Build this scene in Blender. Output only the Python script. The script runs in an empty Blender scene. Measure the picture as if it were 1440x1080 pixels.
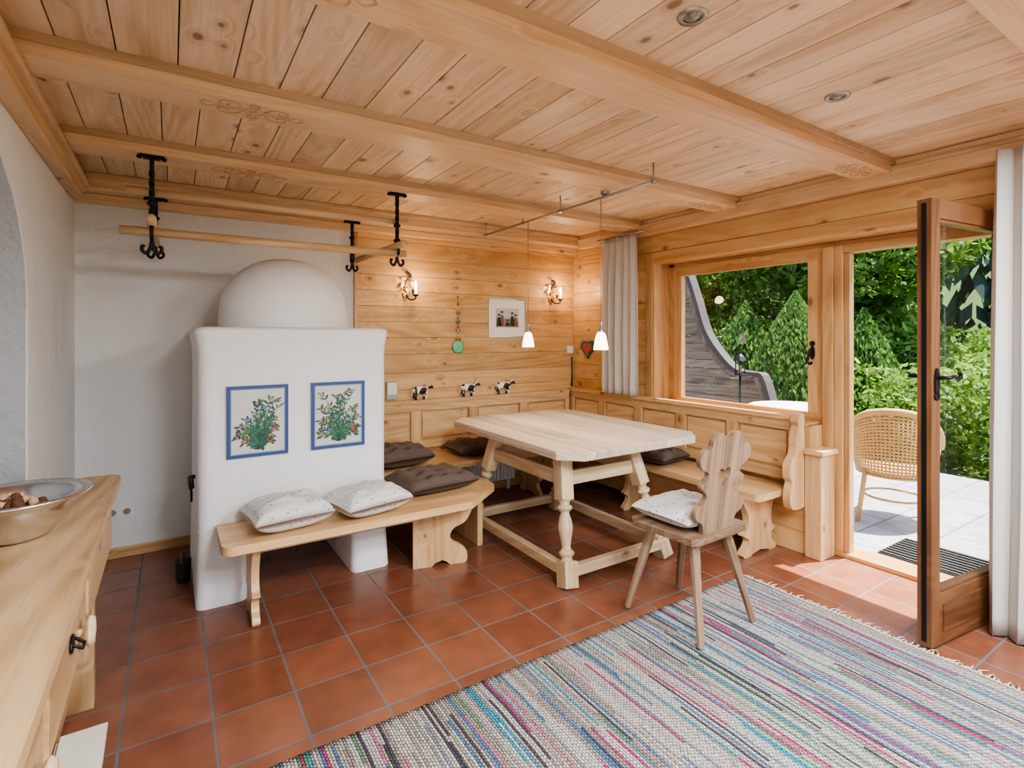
import bpy, math, random
import numpy as np
from mathutils import Vector, Matrix, noise
from mathutils.geometry import tessellate_polygon
R=random.Random(7)
pi=math.pi
XL,XR,YB,YF,ZC=-0.527,3.65,4.45,-2.6,2.535

# ---------------------------------------------------------------- materials
def nm(name):
    m=bpy.data.materials.new(name); m.use_nodes=True
    nt=m.node_tree; b=nt.nodes['Principled BSDF']
    return m,nt,b
def N(nt,t,**k):
    n=nt.nodes.new(t)
    for a,v in k.items():
        if a.startswith('i_'): n.inputs[a[2:].replace('_',' ')].default_value=v
        else: setattr(n,a,v)
    return n
def ramp(nt,stops,interp='LINEAR'):
    n=nt.nodes.new('ShaderNodeValToRGB'); cr=n.color_ramp; cr.interpolation=interp
    while len(cr.elements)<len(stops): cr.elements.new(0.5)
    for e,(p,c) in zip(cr.elements,stops):
        e.position=p; e.color=(*c,1) if len(c)==3 else c
    return n
def mixc(nt,fac,a,b,mode='MIX'):
    n=nt.nodes.new('ShaderNodeMix'); n.data_type='RGBA'; n.blend_type=mode
    L=nt.links
    for i,v in ((0,fac),(6,a),(7,b)):
        if hasattr(v,'links'): L.new(v,n.inputs[i])
        else: n.inputs[i].default_value=v if i==0 else (*v,1)
    return n.outputs[2]
def mth(nt,op,a,b=None):
    n=nt.nodes.new('ShaderNodeMath'); n.operation=op
    for i,v in ((0,a),(1,b)):
        if v is None: continue
        if hasattr(v,'links'): nt.links.new(v,n.inputs[i])
        else: n.inputs[i].default_value=v
    return n.outputs[0]
def bump(nt,b,h,s=0.3,d=0.01):
    n=N(nt,'ShaderNodeBump'); n.inputs['Strength'].default_value=s; n.inputs['Distance'].default_value=d
    nt.links.new(h,n.inputs['Height']); nt.links.new(n.outputs[0],b.inputs['Normal'])
def simple(name,col,rough=0.5,metal=0,emit=0,ecol=None,bumps=0,bscale=60):
    m,nt,b=nm(name)
    b.inputs['Roughness'].default_value=rough; b.inputs['Metallic'].default_value=metal
    tc=N(nt,'ShaderNodeTexCoord'); no=N(nt,'ShaderNodeTexNoise',i_Scale=bscale/3,i_Detail=3.0)
    nt.links.new(tc.outputs['Object'],no.inputs['Vector'])
    c=mixc(nt,no.outputs[0],tuple(x*0.9 for x in col),tuple(min(1,x*1.08) for x in col))
    nt.links.new(c,b.inputs['Base Color'])
    if emit:
        b.inputs['Emission Color'].default_value=(*(ecol or col),1); b.inputs['Emission Strength'].default_value=emit
    if bumps:
        n2=N(nt,'ShaderNodeTexNoise',i_Scale=bscale,i_Detail=4.0)
        nt.links.new(tc.outputs['Object'],n2.inputs['Vector']); bump(nt,b,n2.outputs[0],bumps,0.01)
    return m
def wood(name,light,mid,dark,rough=0.45,knots=0.4,ring=9.0,kcol=(0.19,0.085,0.035)):
    m,nt,b=nm(name); L=nt.links
    at=N(nt,'ShaderNodeAttribute',attribute_name='gc')
    def mp(s):
        q=N(nt,'ShaderNodeMapping'); q.inputs['Scale'].default_value=s
        L.new(at.outputs['Vector'],q.inputs['Vector']); return q.outputs[0]
    v=N(nt,'ShaderNodeTexVoronoi',i_Scale=1.0); L.new(mp((6.0,9.5,9.5)),v.inputs['Vector'])
    sp=N(nt,'ShaderNodeSeparateColor'); L.new(v.outputs['Color'],sp.inputs[0])
    g=mth(nt,'GREATER_THAN',sp.outputs[0],1-knots)
    halo=ramp(nt,[(0.0,(1,1,1)),(0.5,(0,0,0))]); L.new(v.outputs['Distance'],halo.inputs[0])
    defl=mth(nt,'MULTIPLY',mth(nt,'MULTIPLY',halo.outputs[0],g),0.35)
    n1=N(nt,'ShaderNodeTexNoise',i_Scale=1.0,i_Detail=4.0,i_Distortion=0.3); L.new(mp((0.7,ring*1.6,ring*1.6)),n1.inputs['Vector'])
    n1b=N(nt,'ShaderNodeTexNoise',i_Scale=1.0,i_Detail=0.5); L.new(mp((0.35,ring*0.55,ring*0.55)),n1b.inputs['Vector'])
    s=mth(nt,'SINE',mth(nt,'MULTIPLY',mth(nt,'ADD',n1b.outputs[0],mth(nt,'MULTIPLY',defl,0.35)),95.0))
    s=mth(nt,'ADD',mth(nt,'MULTIPLY',s,0.09),n1.outputs[0])
    r=ramp(nt,[(0.28,dark),(0.47,mid),(0.66,light)]); L.new(s,r.inputs[0])
    n2=N(nt,'ShaderNodeTexNoise',i_Scale=1.0,i_Detail=4.0); L.new(mp((4,120,120)),n2.inputs['Vector'])
    r2=ramp(nt,[(0.3,(0.88,)*3),(0.7,(1.05,)*3)]); L.new(n2.outputs[0],r2.inputs[0])
    c=mixc(nt,1.0,r.outputs[0],r2.outputs[0],'MULTIPLY')
    # knot size varies per knot
    kd=mth(nt,'DIVIDE',v.outputs['Distance'],mth(nt,'ADD',mth(nt,'MULTIPLY',sp.outputs[1],0.8),0.5))
    k=ramp(nt,[(0.0,(1,1,1)),(0.12,(0.9,)*3),(0.17,(0.30,)*3),(0.33,(0,0,0))]); L.new(kd,k.inputs[0])
    c=mixc(nt,mth(nt,'MULTIPLY',mth(nt,'MULTIPLY',k.outputs[0],g),0.88),c,kcol)
    ti=N(nt,'ShaderNodeAttribute',attribute_name='tint')
    hs=N(nt,'ShaderNodeHueSaturation'); L.new(c,hs.inputs['Color'])
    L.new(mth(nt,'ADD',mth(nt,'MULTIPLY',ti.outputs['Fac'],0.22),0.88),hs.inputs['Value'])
    L.new(hs.outputs[0],b.inputs['Base Color']); b.inputs['Roughness'].default_value=rough
    bump(nt,b,n2.outputs[0],0.12,0.002)
    return m
W_wall=wood('pine_wall',(0.68,0.43,0.205),(0.605,0.36,0.155),(0.49,0.265,0.10),0.38,0.42,5)
W_ceil=wood('pine_ceiling',(0.76,0.575,0.38),(0.70,0.505,0.315),(0.58,0.38,0.205),0.45,0.42,5)
W_beam=wood('pine_beam',(0.74,0.52,0.31),(0.69,0.465,0.262),(0.60,0.375,0.19),0.42,0.10,4)
W_bench=wood('pine_bench',(0.72,0.48,0.255),(0.65,0.41,0.20),(0.54,0.31,0.135),0.33,0.22,6)
W_table=wood('pale_table_wood',(0.68,0.57,0.445),(0.61,0.50,0.375),(0.48,0.375,0.26),0.5,0.15,8,(0.3,0.18,0.09))
W_tleg=wood('table_leg_wood',(0.69,0.54,0.36),(0.62,0.465,0.29),(0.51,0.36,0.20),0.45,0.12,8)
W_chair=wood('aged_chair_wood',(0.33,0.225,0.145),(0.26,0.17,0.105),(0.165,0.10,0.058),0.5,0.25,9)
W_frame=wood('window_frame_wood',(0.58,0.35,0.16),(0.51,0.285,0.12),(0.40,0.20,0.075),0.3,0.12,6)
W_door=wood('door_wood',(0.21,0.098,0.043),(0.165,0.072,0.031),(0.11,0.045,0.018),0.3,0.15,6)
W_dress=wood('dresser_wood',(0.58,0.40,0.22),(0.47,0.30,0.15),(0.26,0.145,0.065),0.38,0.35,4)
W_grey=wood('weathered_cladding',(0.24,0.175,0.135),(0.17,0.12,0.09),(0.09,0.06,0.045),0.8,0.1,8)
W_gap=simple('dark_joint',(0.15,0.08,0.035),0.8)
W_carve=simple('dark_carved_wood',(0.50,0.32,0.17),0.6)  # darker wood tone for the beam carvings and some cones
M_iron=simple('wrought_iron',(0.02,0.02,0.022),0.45,0.7,bumps=0.3)
M_white=simple('white_enamel',(0.8,0.8,0.78),0.4)
M_blk=simple('black_plastic',(0.02,0.02,0.02),0.6)
M_dcush=simple('taupe_cushion_fabric',(0.115,0.085,0.070),0.9,bumps=0.3,bscale=250)
M_brass=simple('antique_brass',(0.30,0.20,0.09),0.4,0.9)
M_cable=simple('steel_cable',(0.38,0.37,0.35),0.35,0.9)
M_cone=simple('dried_cones',(0.12,0.05,0.02),0.8,bumps=0.8,bscale=90)
M_grass=simple('lawn',(0.055,0.11,0.028),0.95,bumps=0.6,bscale=20)
M_mat=simple('rubber_mat',(0.03,0.03,0.03),0.8,bumps=1.0,bscale=80)
M_navy=simple('blue_glaze',(0.035,0.085,0.24),0.25)
M_navy2=simple('light_blue_glaze',(0.25,0.36,0.55),0.25)
M_tilec=simple('cream_glaze',(0.62,0.62,0.58),0.18)
M_leafg=simple('painted_green',(0.05,0.20,0.11),0.35)
M_leafd=simple('painted_dark_green',(0.02,0.09,0.06),0.35)
M_red=simple('painted_red',(0.45,0.08,0.09),0.35)
M_pink=simple('painted_pink',(0.50,0.22,0.24),0.35)
M_yel=simple('painted_yellow',(0.65,0.40,0.10),0.35)
M_blu=simple('painted_blue',(0.12,0.20,0.45),0.35)
M_paper=simple('paper',(0.82,0.80,0.74),0.7)
M_wick=simple('wicker',(0.62,0.38,0.155),0.6,bumps=0.8,bscale=120)
M_green=simple('green_glass_disc',(0.15,0.55,0.30),0.1)
M_bulb=simple('warm_bulb',(1,0.75,0.45),0.4,emit=18,ecol=(1,0.62,0.28))
M_shade=simple('opal_shade',(1,0.93,0.82),0.4,emit=3.2,ecol=(1,0.86,0.66))
M_lens=simple('downlight_lens',(0.25,0.24,0.22),0.15,0.4)
M_fill=simple('added_fill_diffuser',(1,1,1),0.5,emit=3,ecol=(1,0.96,0.9))  # glowing face of the added ceiling fill panels
M_slate=simple('slate_edge',(0.06,0.05,0.048),0.8,bumps=0.6,bscale=40)

def plaster(name,col,bs=0.5):
    m,nt,b=nm(name); L=nt.links
    tc=N(nt,'ShaderNodeTexCoord')
    a=N(nt,'ShaderNodeTexNoise',i_Scale=4.5,i_Detail=7.0,i_Roughness=0.62); L.new(tc.outputs['Object'],a.inputs['Vector'])
    a2=N(nt,'ShaderNodeTexNoise',i_Scale=1.2,i_Detail=2.0); L.new(tc.outputs['Object'],a2.inputs['Vector'])
    L.new(mixc(nt,a2.outputs[0],tuple(x*0.95 for x in col),col),b.inputs['Base Color'])
    b.inputs['Roughness'].default_value=0.85; bump(nt,b,a.outputs[0],bs,0.04); return m
M_pl=plaster('white_plaster',(0.79,0.79,0.785),0.75); M_st=plaster('stove_plaster',(0.84,0.845,0.85),0.3); M_shpl=plaster('plaster_recess_shade',(0.46,0.48,0.50),1.0)  # arch recess grey is shade painted into the plaster colour

m,nt,b=nm('polished_steel'); b.inputs['Metallic'].default_value=1; b.inputs['Base Color'].default_value=(0.70,0.72,0.76,1)
tc=N(nt,'ShaderNodeTexCoord'); no=N(nt,'ShaderNodeTexNoise',i_Scale=30.0); nt.links.new(tc.outputs['Object'],no.inputs['Vector'])
rr=ramp(nt,[(0,(0.16,)*3),(1,(0.30,)*3)]); nt.links.new(no.outputs[0],rr.inputs[0]); nt.links.new(rr.outputs[0],b.inputs['Roughness']); M_steel=m

m=bpy.data.materials.new('window_glass'); m.use_nodes=True; nt=m.node_tree; nt.nodes.clear()
o=N(nt,'ShaderNodeOutputMaterial'); t=N(nt,'ShaderNodeBsdfTransparent'); g=N(nt,'ShaderNodeBsdfGlossy'); g.inputs['Roughness'].default_value=0.01
lw=N(nt,'ShaderNodeLayerWeight'); lw.inputs[0].default_value=0.5
f=mth(nt,'ADD',mth(nt,'MULTIPLY',mth(nt,'POWER',lw.outputs['Facing'],5.0),0.8),0.04); mx=N(nt,'ShaderNodeMixShader')
t.inputs[0].default_value=(0.97,0.985,0.975,1)
nt.links.new(f,mx.inputs[0]); nt.links.new(t.outputs[0],mx.inputs[1]); nt.links.new(g.outputs[0],mx.inputs[2]); nt.links.new(mx.outputs[0],o.inputs[0]); M_glass=m

def cloth(name,col,tr=0.35,dots=False):
    m,nt,b=nm(name); L=nt.links
    tc=N(nt,'ShaderNodeTexCoord'); w=N(nt,'ShaderNodeTexNoise',i_Scale=220.0,i_Detail=2.0); L.new(tc.outputs['Object'],w.inputs['Vector'])
    c=mixc(nt,w.outputs[0],tuple(x*0.86 for x in col),col)
    if dots:
        v=N(nt,'ShaderNodeTexVoronoi',i_Scale=42.0); L.new(tc.outputs['Object'],v.inputs['Vector'])
        k=ramp(nt,[(0.0,(1,1,1)),(0.20,(1,1,1)),(0.28,(0,0,0))]); L.new(v.outputs['Distance'],k.inputs[0])
        sp=N(nt,'ShaderNodeSeparateColor'); L.new(v.outputs['Color'],sp.inputs[0])
        cc=ramp(nt,[(0,(0.16,0.14,0.26)),(0.4,(0.32,0.16,0.15)),(0.7,(0.18,0.20,0.12))],'CONSTANT'); L.new(sp.outputs[1],cc.inputs[0])
        c=mixc(nt,mth(nt,'MULTIPLY',k.outputs[0],mth(nt,'MULTIPLY',mth(nt,'GREATER_THAN',sp.outputs[0],0.45),0.75)),c,cc.outputs[0])
    L.new(c,b.inputs['Base Color']); b.inputs['Roughness'].default_value=0.9; bump(nt,b,w.outputs[0],0.15,0.002)
    if tr:
        tl=N(nt,'ShaderNodeBsdfTranslucent'); L.new(c,tl.inputs[0]); mx=N(nt,'ShaderNodeMixShader'); mx.inputs[0].default_value=tr
        o=nt.nodes['Material Output']; L.new(b.outputs[0],mx.inputs[1]); L.new(tl.outputs[0],mx.inputs[2]); L.new(mx.outputs[0],o.inputs[0])
    return m
M_curt=cloth('linen_curtain',(0.74,0.71,0.66),0.3); M_wcush=cloth('floral_cushion_fabric',(0.75,0.74,0.72),0,True)

m,nt,b=nm('terracotta_tiles'); L=nt.links
tc=N(nt,'ShaderNodeTexCoord'); mp=N(nt,'ShaderNodeMapping'); mp.inputs['Location'].default_value=(-0.14+3.0,-2.97+6.0,0)
L.new(tc.outputs['Object'],mp.inputs['Vector'])
br=N(nt,'ShaderNodeTexBrick',offset=0.0,squash=1.0); br.inputs['Scale'].default_value=1.0
br.inputs['Brick Width'].default_value=0.3; br.inputs['Row Height'].default_value=0.3; br.inputs['Mortar Size'].default_value=0.0055; br.inputs['Mortar Smooth'].default_value=0.1
br.inputs['Color1'].default_value=(0.26,0.100,0.056,1); br.inputs['Color2'].default_value=(0.20,0.072,0.039,1); br.inputs['Mortar'].default_value=(0.15,0.14,0.135,1)
L.new(mp.outputs[0],br.inputs['Vector'])
no=N(nt,'ShaderNodeTexNoise',i_Scale=7.0,i_Detail=5.0); L.new(tc.outputs['Object'],no.inputs['Vector'])
r=ramp(nt,[(0.3,(0.80,)*3),(0.7,(1.14,)*3)]); L.new(no.outputs[0],r.inputs[0])
L.new(mixc(nt,1.0,br.outputs['Color'],r.outputs[0],'MULTIPLY'),b.inputs['Base Color'])
r2=ramp(nt,[(0,(0.27,)*3),(1,(0.8,)*3)]); L.new(br.outputs['Fac'],r2.inputs[0]); L.new(r2.outputs[0],b.inputs['Roughness'])
bump(nt,b,mth(nt,'SUBTRACT',mth(nt,'MULTIPLY',no.outputs[0],0.15),br.outputs['Fac']),0.6,0.004); M_tile=m
m,nt,b=nm('terrace_slabs'); L=nt.links
tc=N(nt,'ShaderNodeTexCoord'); br=N(nt,'ShaderNodeTexBrick',offset=0.5); br.inputs['Scale'].default_value=1.0
br.inputs['Brick Width'].default_value=0.5; br.inputs['Row Height'].default_value=0.4; br.inputs['Mortar Size'].default_value=0.008
br.inputs['Color1'].default_value=(0.36,0.36,0.39,1); br.inputs['Color2'].default_value=(0.29,0.29,0.32,1); br.inputs['Mortar'].default_value=(0.16,0.16,0.16,1)
no=N(nt,'ShaderNodeTexNoise',i_Scale=9.0,i_Detail=6.0); L.new(tc.outputs['Object'],no.inputs['Vector'])
r=ramp(nt,[(0.3,(0.8,)*3),(0.7,(1.15,)*3)]); L.new(no.outputs[0],r.inputs[0])
L.new(tc.outputs['Object'],br.inputs['Vector']); L.new(mixc(nt,1.0,br.outputs['Color'],r.outputs[0],'MULTIPLY'),b.inputs['Base Color']); b.inputs['Roughness'].default_value=0.85; M_terr=m

m,nt,b=nm('rag_rug_weave'); L=nt.links
tc=N(nt,'ShaderNodeTexCoord'); sp=N(nt,'ShaderNodeSeparateXYZ')
wn=N(nt,'ShaderNodeTexNoise',i_Scale=2.0,i_Detail=2.0); L.new(tc.outputs['Object'],wn.inputs['Vector']); L.new(tc.outputs['Object'],sp.inputs[0])
x=mth(nt,'ADD',sp.outputs[0],mth(nt,'MULTIPLY',wn.outputs[0],0.03))
row=mth(nt,'FLOOR',mth(nt,'MULTIPLY',x,92.0))
w1=N(nt,'ShaderNodeTexWhiteNoise',noise_dimensions='1D'); L.new(row,w1.inputs['W'])
seg=mth(nt,'FLOOR',mth(nt,'ADD',mth(nt,'MULTIPLY',sp.outputs[1],1.8),mth(nt,'MULTIPLY',w1.outputs['Value'],9.0)))
cb=N(nt,'ShaderNodeCombineXYZ'); L.new(row,cb.inputs[0]); L.new(seg,cb.inputs[1])
w2=N(nt,'ShaderNodeTexWhiteNoise',noise_dimensions='2D'); L.new(cb.outputs[0],w2.inputs['Vector'])
cols=[(0,(0.50,0.46,0.41)),(0.15,(0.30,0.28,0.27)),(0.24,(0.58,0.55,0.51)),(0.36,(0.38,0.31,0.26)),(0.45,(0.20,0.24,0.30)),(0.51,(0.55,0.53,0.50)),(0.62,(0.09,0.19,0.35)),(0.68,(0.45,0.42,0.39)),(0.74,(0.04,0.30,0.42)),(0.79,(0.45,0.05,0.16)),(0.825,(0.07,0.065,0.08)),(0.86,(0.52,0.20,0.28)),(0.89,(0.55,0.54,0.52)),(0.955,(0.13,0.29,0.16))]
cr=ramp(nt,cols,'CONSTANT'); L.new(w2.outputs['Value'],cr.inputs[0])
fn=N(nt,'ShaderNodeTexNoise',i_Scale=90.0,i_Detail=3.0); L.new(tc.outputs['Object'],fn.inputs['Vector'])
r=ramp(nt,[(0.3,(0.5,)*3),(0.7,(1.35,)*3)]); L.new(fn.outputs[0],r.inputs[0])
c=mixc(nt,1.0,cr.outputs[0],r.outputs[0],'MULTIPLY')
sx=mth(nt,'ABSOLUTE',mth(nt,'SINE',mth(nt,'MULTIPLY',x,92.0*pi)))
sy=mth(nt,'ABSOLUTE',mth(nt,'SINE',mth(nt,'MULTIPLY',mth(nt,'ADD',sp.outputs[1],mth(nt,'MULTIPLY',row,0.006)),60.0*pi)))
hh=mth(nt,'MULTIPLY',mth(nt,'POWER',sx,0.5),mth(nt,'ADD',mth(nt,'MULTIPLY',mth(nt,'POWER',sy,0.6),0.7),0.3))
r3=ramp(nt,[(0.0,(0.35,)*3),(0.6,(1,)*3)]); L.new(hh,r3.inputs[0])
L.new(mixc(nt,1.0,c,r3.outputs[0],'MULTIPLY'),b.inputs['Base Color']); b.inputs['Roughness'].default_value=0.95
bump(nt,b,hh,1.0,0.008); M_rug=m
M_fringe=simple('cotton_fringe',(0.58,0.52,0.43),0.95)

m,nt,b=nm('painted_cow_patches'); tc=N(nt,'ShaderNodeTexCoord'); no=N(nt,'ShaderNodeTexNoise',i_Scale=16.0,i_Detail=1.0)
nt.links.new(tc.outputs['Object'],no.inputs['Vector']); r=ramp(nt,[(0,(0.02,0.018,0.016)),(0.47,(0.82,0.78,0.70))],'CONSTANT'); nt.links.new(no.outputs[0],r.inputs[0])
nt.links.new(r.outputs[0],b.inputs['Base Color']); b.inputs['Roughness'].default_value=0.4; M_cow=m

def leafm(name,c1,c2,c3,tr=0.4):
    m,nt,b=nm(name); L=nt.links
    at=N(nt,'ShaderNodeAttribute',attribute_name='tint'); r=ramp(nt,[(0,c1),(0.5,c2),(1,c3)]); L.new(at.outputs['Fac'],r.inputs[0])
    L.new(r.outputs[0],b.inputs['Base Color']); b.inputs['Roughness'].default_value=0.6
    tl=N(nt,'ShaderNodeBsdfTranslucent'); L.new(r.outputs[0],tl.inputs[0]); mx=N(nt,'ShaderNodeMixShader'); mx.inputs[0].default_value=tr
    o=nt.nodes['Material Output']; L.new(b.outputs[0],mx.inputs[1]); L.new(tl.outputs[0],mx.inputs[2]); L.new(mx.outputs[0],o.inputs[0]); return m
F_dec=leafm('deciduous_leaves',(0.045,0.11,0.015),(0.13,0.245,0.035),(0.34,0.49,0.10))
F_thu=leafm('thuja_needles',(0.05,0.12,0.02),(0.12,0.24,0.045),(0.25,0.39,0.09))
F_con=leafm('conifer_needles',(0.010,0.035,0.025),(0.022,0.060,0.040),(0.05,0.11,0.065),0.2)
M_bark=simple('bark',(0.12,0.08,0.05),0.9,bumps=0.8,bscale=25)

# ---------------------------------------------------------------- builder
def catmull(pts,n=5,closed=False):
    out=[]; P=[Vector(p) for p in pts]; m=len(P)
    rng=range(m if closed else m-1)
    for i in rng:
        p0=P[(i-1)%m] if closed or i>0 else P[0]; p1=P[i]; p2=P[(i+1)%m]; p3=P[(i+2)%m] if closed or i+2<m else P[-1]
        for k in range(n):
            t=k/n
            out.append(0.5*((2*p1)+(-p0+p2)*t+(2*p0-5*p1+4*p2-p3)*t*t+(-p0+3*p1-3*p2+p3)*t**3))
    if not closed: out.append(P[-1])
    return out
class B:
    def __init__(s,name): s.name=name; s.v=[];s.f=[];s.fm=[];s.sm=[];s.mats=[];s.gc=[];s.ti=[]
    def add(s,vs,fs,mat,grain=None,smooth=False,M=None,tint=None):
        vs=[Vector(v) for v in vs]
        lo=[min(v[i] for v in vs) for i in range(3)]; hi=[max(v[i] for v in vs) for i in range(3)]
        if grain is None: grain=max(range(3),key=lambda i:hi[i]-lo[i])
        o=[a for a in range(3) if a!=grain]; off=Vector((R.uniform(0,50),R.uniform(0,50),R.uniform(0,50)))
        t=R.random() if tint is None else tint
        if mat not in s.mats: s.mats.append(mat)
        mi=s.mats.index(mat); n0=len(s.v)
        for v in vs:
            s.gc.append(Vector((v[grain],v[o[0]],v[o[1]]))+off); s.ti.append(t)
            s.v.append(M@v if M is not None else v)
        for f in fs: s.f.append([i+n0 for i in f]); s.fm.append(mi); s.sm.append(smooth)
        return s
    def box(s,x0,x1,y0,y1,z0,z1,mat,grain=None,M=None,tint=None):
        v=[(x,y,z) for x in(x0,x1) for y in(y0,y1) for z in(z0,z1)]
        return s.add(v,[(0,1,3,2),(4,6,7,5),(0,4,5,1),(2,3,7,6),(0,2,6,4),(1,5,7,3)],mat,grain,False,M,tint)
    def bar(s,p0,p1,w,h,mat,up=(0,0,1),ext=0):
        p0=Vector(p0);p1=Vector(p1);d=p1-p0;l=d.length;d.normalize()
        sd=d.cross(Vector(up)); 
        if sd.length<1e-4: sd=Vector((1,0,0))
        sd.normalize(); u=sd.cross(d)
        M=Matrix((( d.x,sd.x,u.x,p0.x),(d.y,sd.y,u.y,p0.y),(d.z,sd.z,u.z,p0.z),(0,0,0,1)))
        return s.box(-ext,l+ext,-w/2,w/2,-h/2,h/2,mat,0,M)
    def prism(s,outs,th,mat,M=None,grain=None,smooth=False,tint=None):
        outs=[[Vector((p[0],p[1],0)) for p in o] for o in outs]
        flat=[p for o in outs for p in o]; n=len(flat)
        tri=tessellate_polygon(outs)
        vs=[(p.x,p.y,-th/2) for p in flat]+[(p.x,p.y,th/2) for p in flat]
        fs=[tuple(t) for t in tri]+[tuple(i+n for i in reversed(t)) for t in tri]
        k=0
        for o in outs:
            m=len(o)
            for i in range(m): a=k+i;b=k+(i+1)%m; fs.append((a,b,b+n,a+n))
            k+=m
        return s.add(vs,fs,mat,grain,False,M,tint)
    def lathe(s,prof,mat,c=(0,0,0),seg=20,M=None,smooth=True,grain=2,cap=True):
        vs=[];fs=[];n=len(prof)
        for r,z in prof:
            for i in range(seg):
                a=2*pi*(i+0.5)/seg; vs.append((c[0]+r*math.cos(a),c[1]+r*math.sin(a),c[2]+z))
        for j in range(n-1):
            for i in range(seg): a=j*seg+i;b=j*seg+(i+1)%seg; fs.append((a,b,b+seg,a+seg))
        s.add(vs,fs,mat,grain,smooth,M)
        if cap:
            for j in (0,n-1):
                if prof[j][0]>1e-4: s.add(vs[j*seg:(j+1)*seg],[tuple(range(seg))],mat,grain,False,M)
        return s
    def tube(s,pts,rad,mat,seg=8,smooth=True,flat=1.0,M=None,closed=False):
        P=[Vector(p) for p in pts]; n=len(P)
        if not hasattr(rad,'__len__'): rad=[rad]*n
        vs=[];fs=[];pu=None
        for i in range(n):
            t=(P[(i+1)%n if closed else min(i+1,n-1)]-P[(i-1)%n if closed else max(i-1,0)]).normalized()
            if pu is None: pu=Vector((0,0,1)) if abs(t.z)<0.9 else Vector((1,0,0))
            sd=t.cross(pu).normalized(); pu=sd.cross(t).normalized()
            for k in range(seg):
                a=2*pi*k/seg; vs.append(P[i]+sd*(rad[i]*math.cos(a)*flat)+pu*(rad[i]*math.sin(a)))
        for j in range(n if closed else n-1):
            for k in range(seg):
                a=j*seg+k;b=j*seg+(k+1)%seg;c=((j+1)%n)*seg+(k+1)%seg;d=((j+1)%n)*seg+k; fs.append((a,b,c,d))
        if not closed: fs.append(tuple(range(seg))); fs.append(tuple(range((n-1)*seg,n*seg)))
        return s.add(vs,fs,mat,None,smooth,M)
    def ell(s,c,r,mat,seg=12,M=None):
        rings=seg//2; vs=[];fs=[]
        for j in range(rings+1):
            ph=-pi/2+pi*j/rings
            for i in range(seg):
                a=2*pi*i/seg; q=max(math.cos(ph),0.001); vs.append((c[0]+r[0]*q*math.cos(a),c[1]+r[1]*q*math.sin(a),c[2]+r[2]*math.sin(ph)))
        for j in range(rings):
            for i in range(seg): a=j*seg+i;b=j*seg+(i+1)%seg; fs.append((a,b,b+seg,a+seg))
        return s.add(vs,fs,mat,None,True,M)
    def quad(s,a,b,c,d,mat,M=None): return s.add([a,b,c,d],[(0,1,2,3)],mat,None,False,M)
    def fin(s,bev=0.0,origin=True,seg=2):
        me=bpy.data.meshes.new(s.name)
        V=s.v
        if origin:
            lo=[min(v[i] for v in V) for i in range(3)]; hi=[max(v[i] for v in V) for i in range(3)]
            c=Vector(((lo[0]+hi[0])/2,(lo[1]+hi[1])/2,lo[2]))
        else: c=Vector((0,0,0))
        me.from_pydata([tuple(v-c) for v in V],[],s.f)
        for m_ in s.mats: me.materials.append(m_)
        me.polygons.foreach_set('material_index',s.fm); me.polygons.foreach_set('use_smooth',s.sm)
        a=me.attributes.new('gc','FLOAT_VECTOR','POINT'); a.data.foreach_set('vector',[x for g in s.gc for x in g])
        a=me.attributes.new('tint','FLOAT','POINT'); a.data.foreach_set('value',s.ti)
        import bmesh
        bm=bmesh.new(); bm.from_mesh(me); bmesh.ops.recalc_face_normals(bm,faces=bm.faces); bm.to_mesh(me); bm.free()
        ob=bpy.data.objects.new(s.name,me); ob.location=c; bpy.context.scene.collection.objects.link(ob)
        if bev:
            md=ob.modifiers.new('bevel','BEVEL'); md.width=bev; md.segments=seg; md.limit_method='ANGLE'; md.angle_limit=math.radians(50); md.use_clamp_overlap=True
        return ob
def MX(loc=(0,0,0),rz=0,rx=0,ry=0):
    return Matrix.Translation(loc)@Matrix.Rotation(rz,4,'Z')@Matrix.Rotation(ry,4,'Y')@Matrix.Rotation(rx,4,'X')
XZ=lambda x,y,z: Matrix(((1,0,0,x),(0,0,-1,y),(0,1,0,z),(0,0,0,1)))
YZ=lambda x,y,z: Matrix(((0,0,1,x),(1,0,0,y),(0,1,0,z),(0,0,0,1)))
def circ(r,n=16,c=(0,0),rx=None): return [(c[0]+(rx or r)*math.cos(2*pi*i/n),c[1]+r*math.sin(2*pi*i/n)) for i in range(n)]

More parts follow.
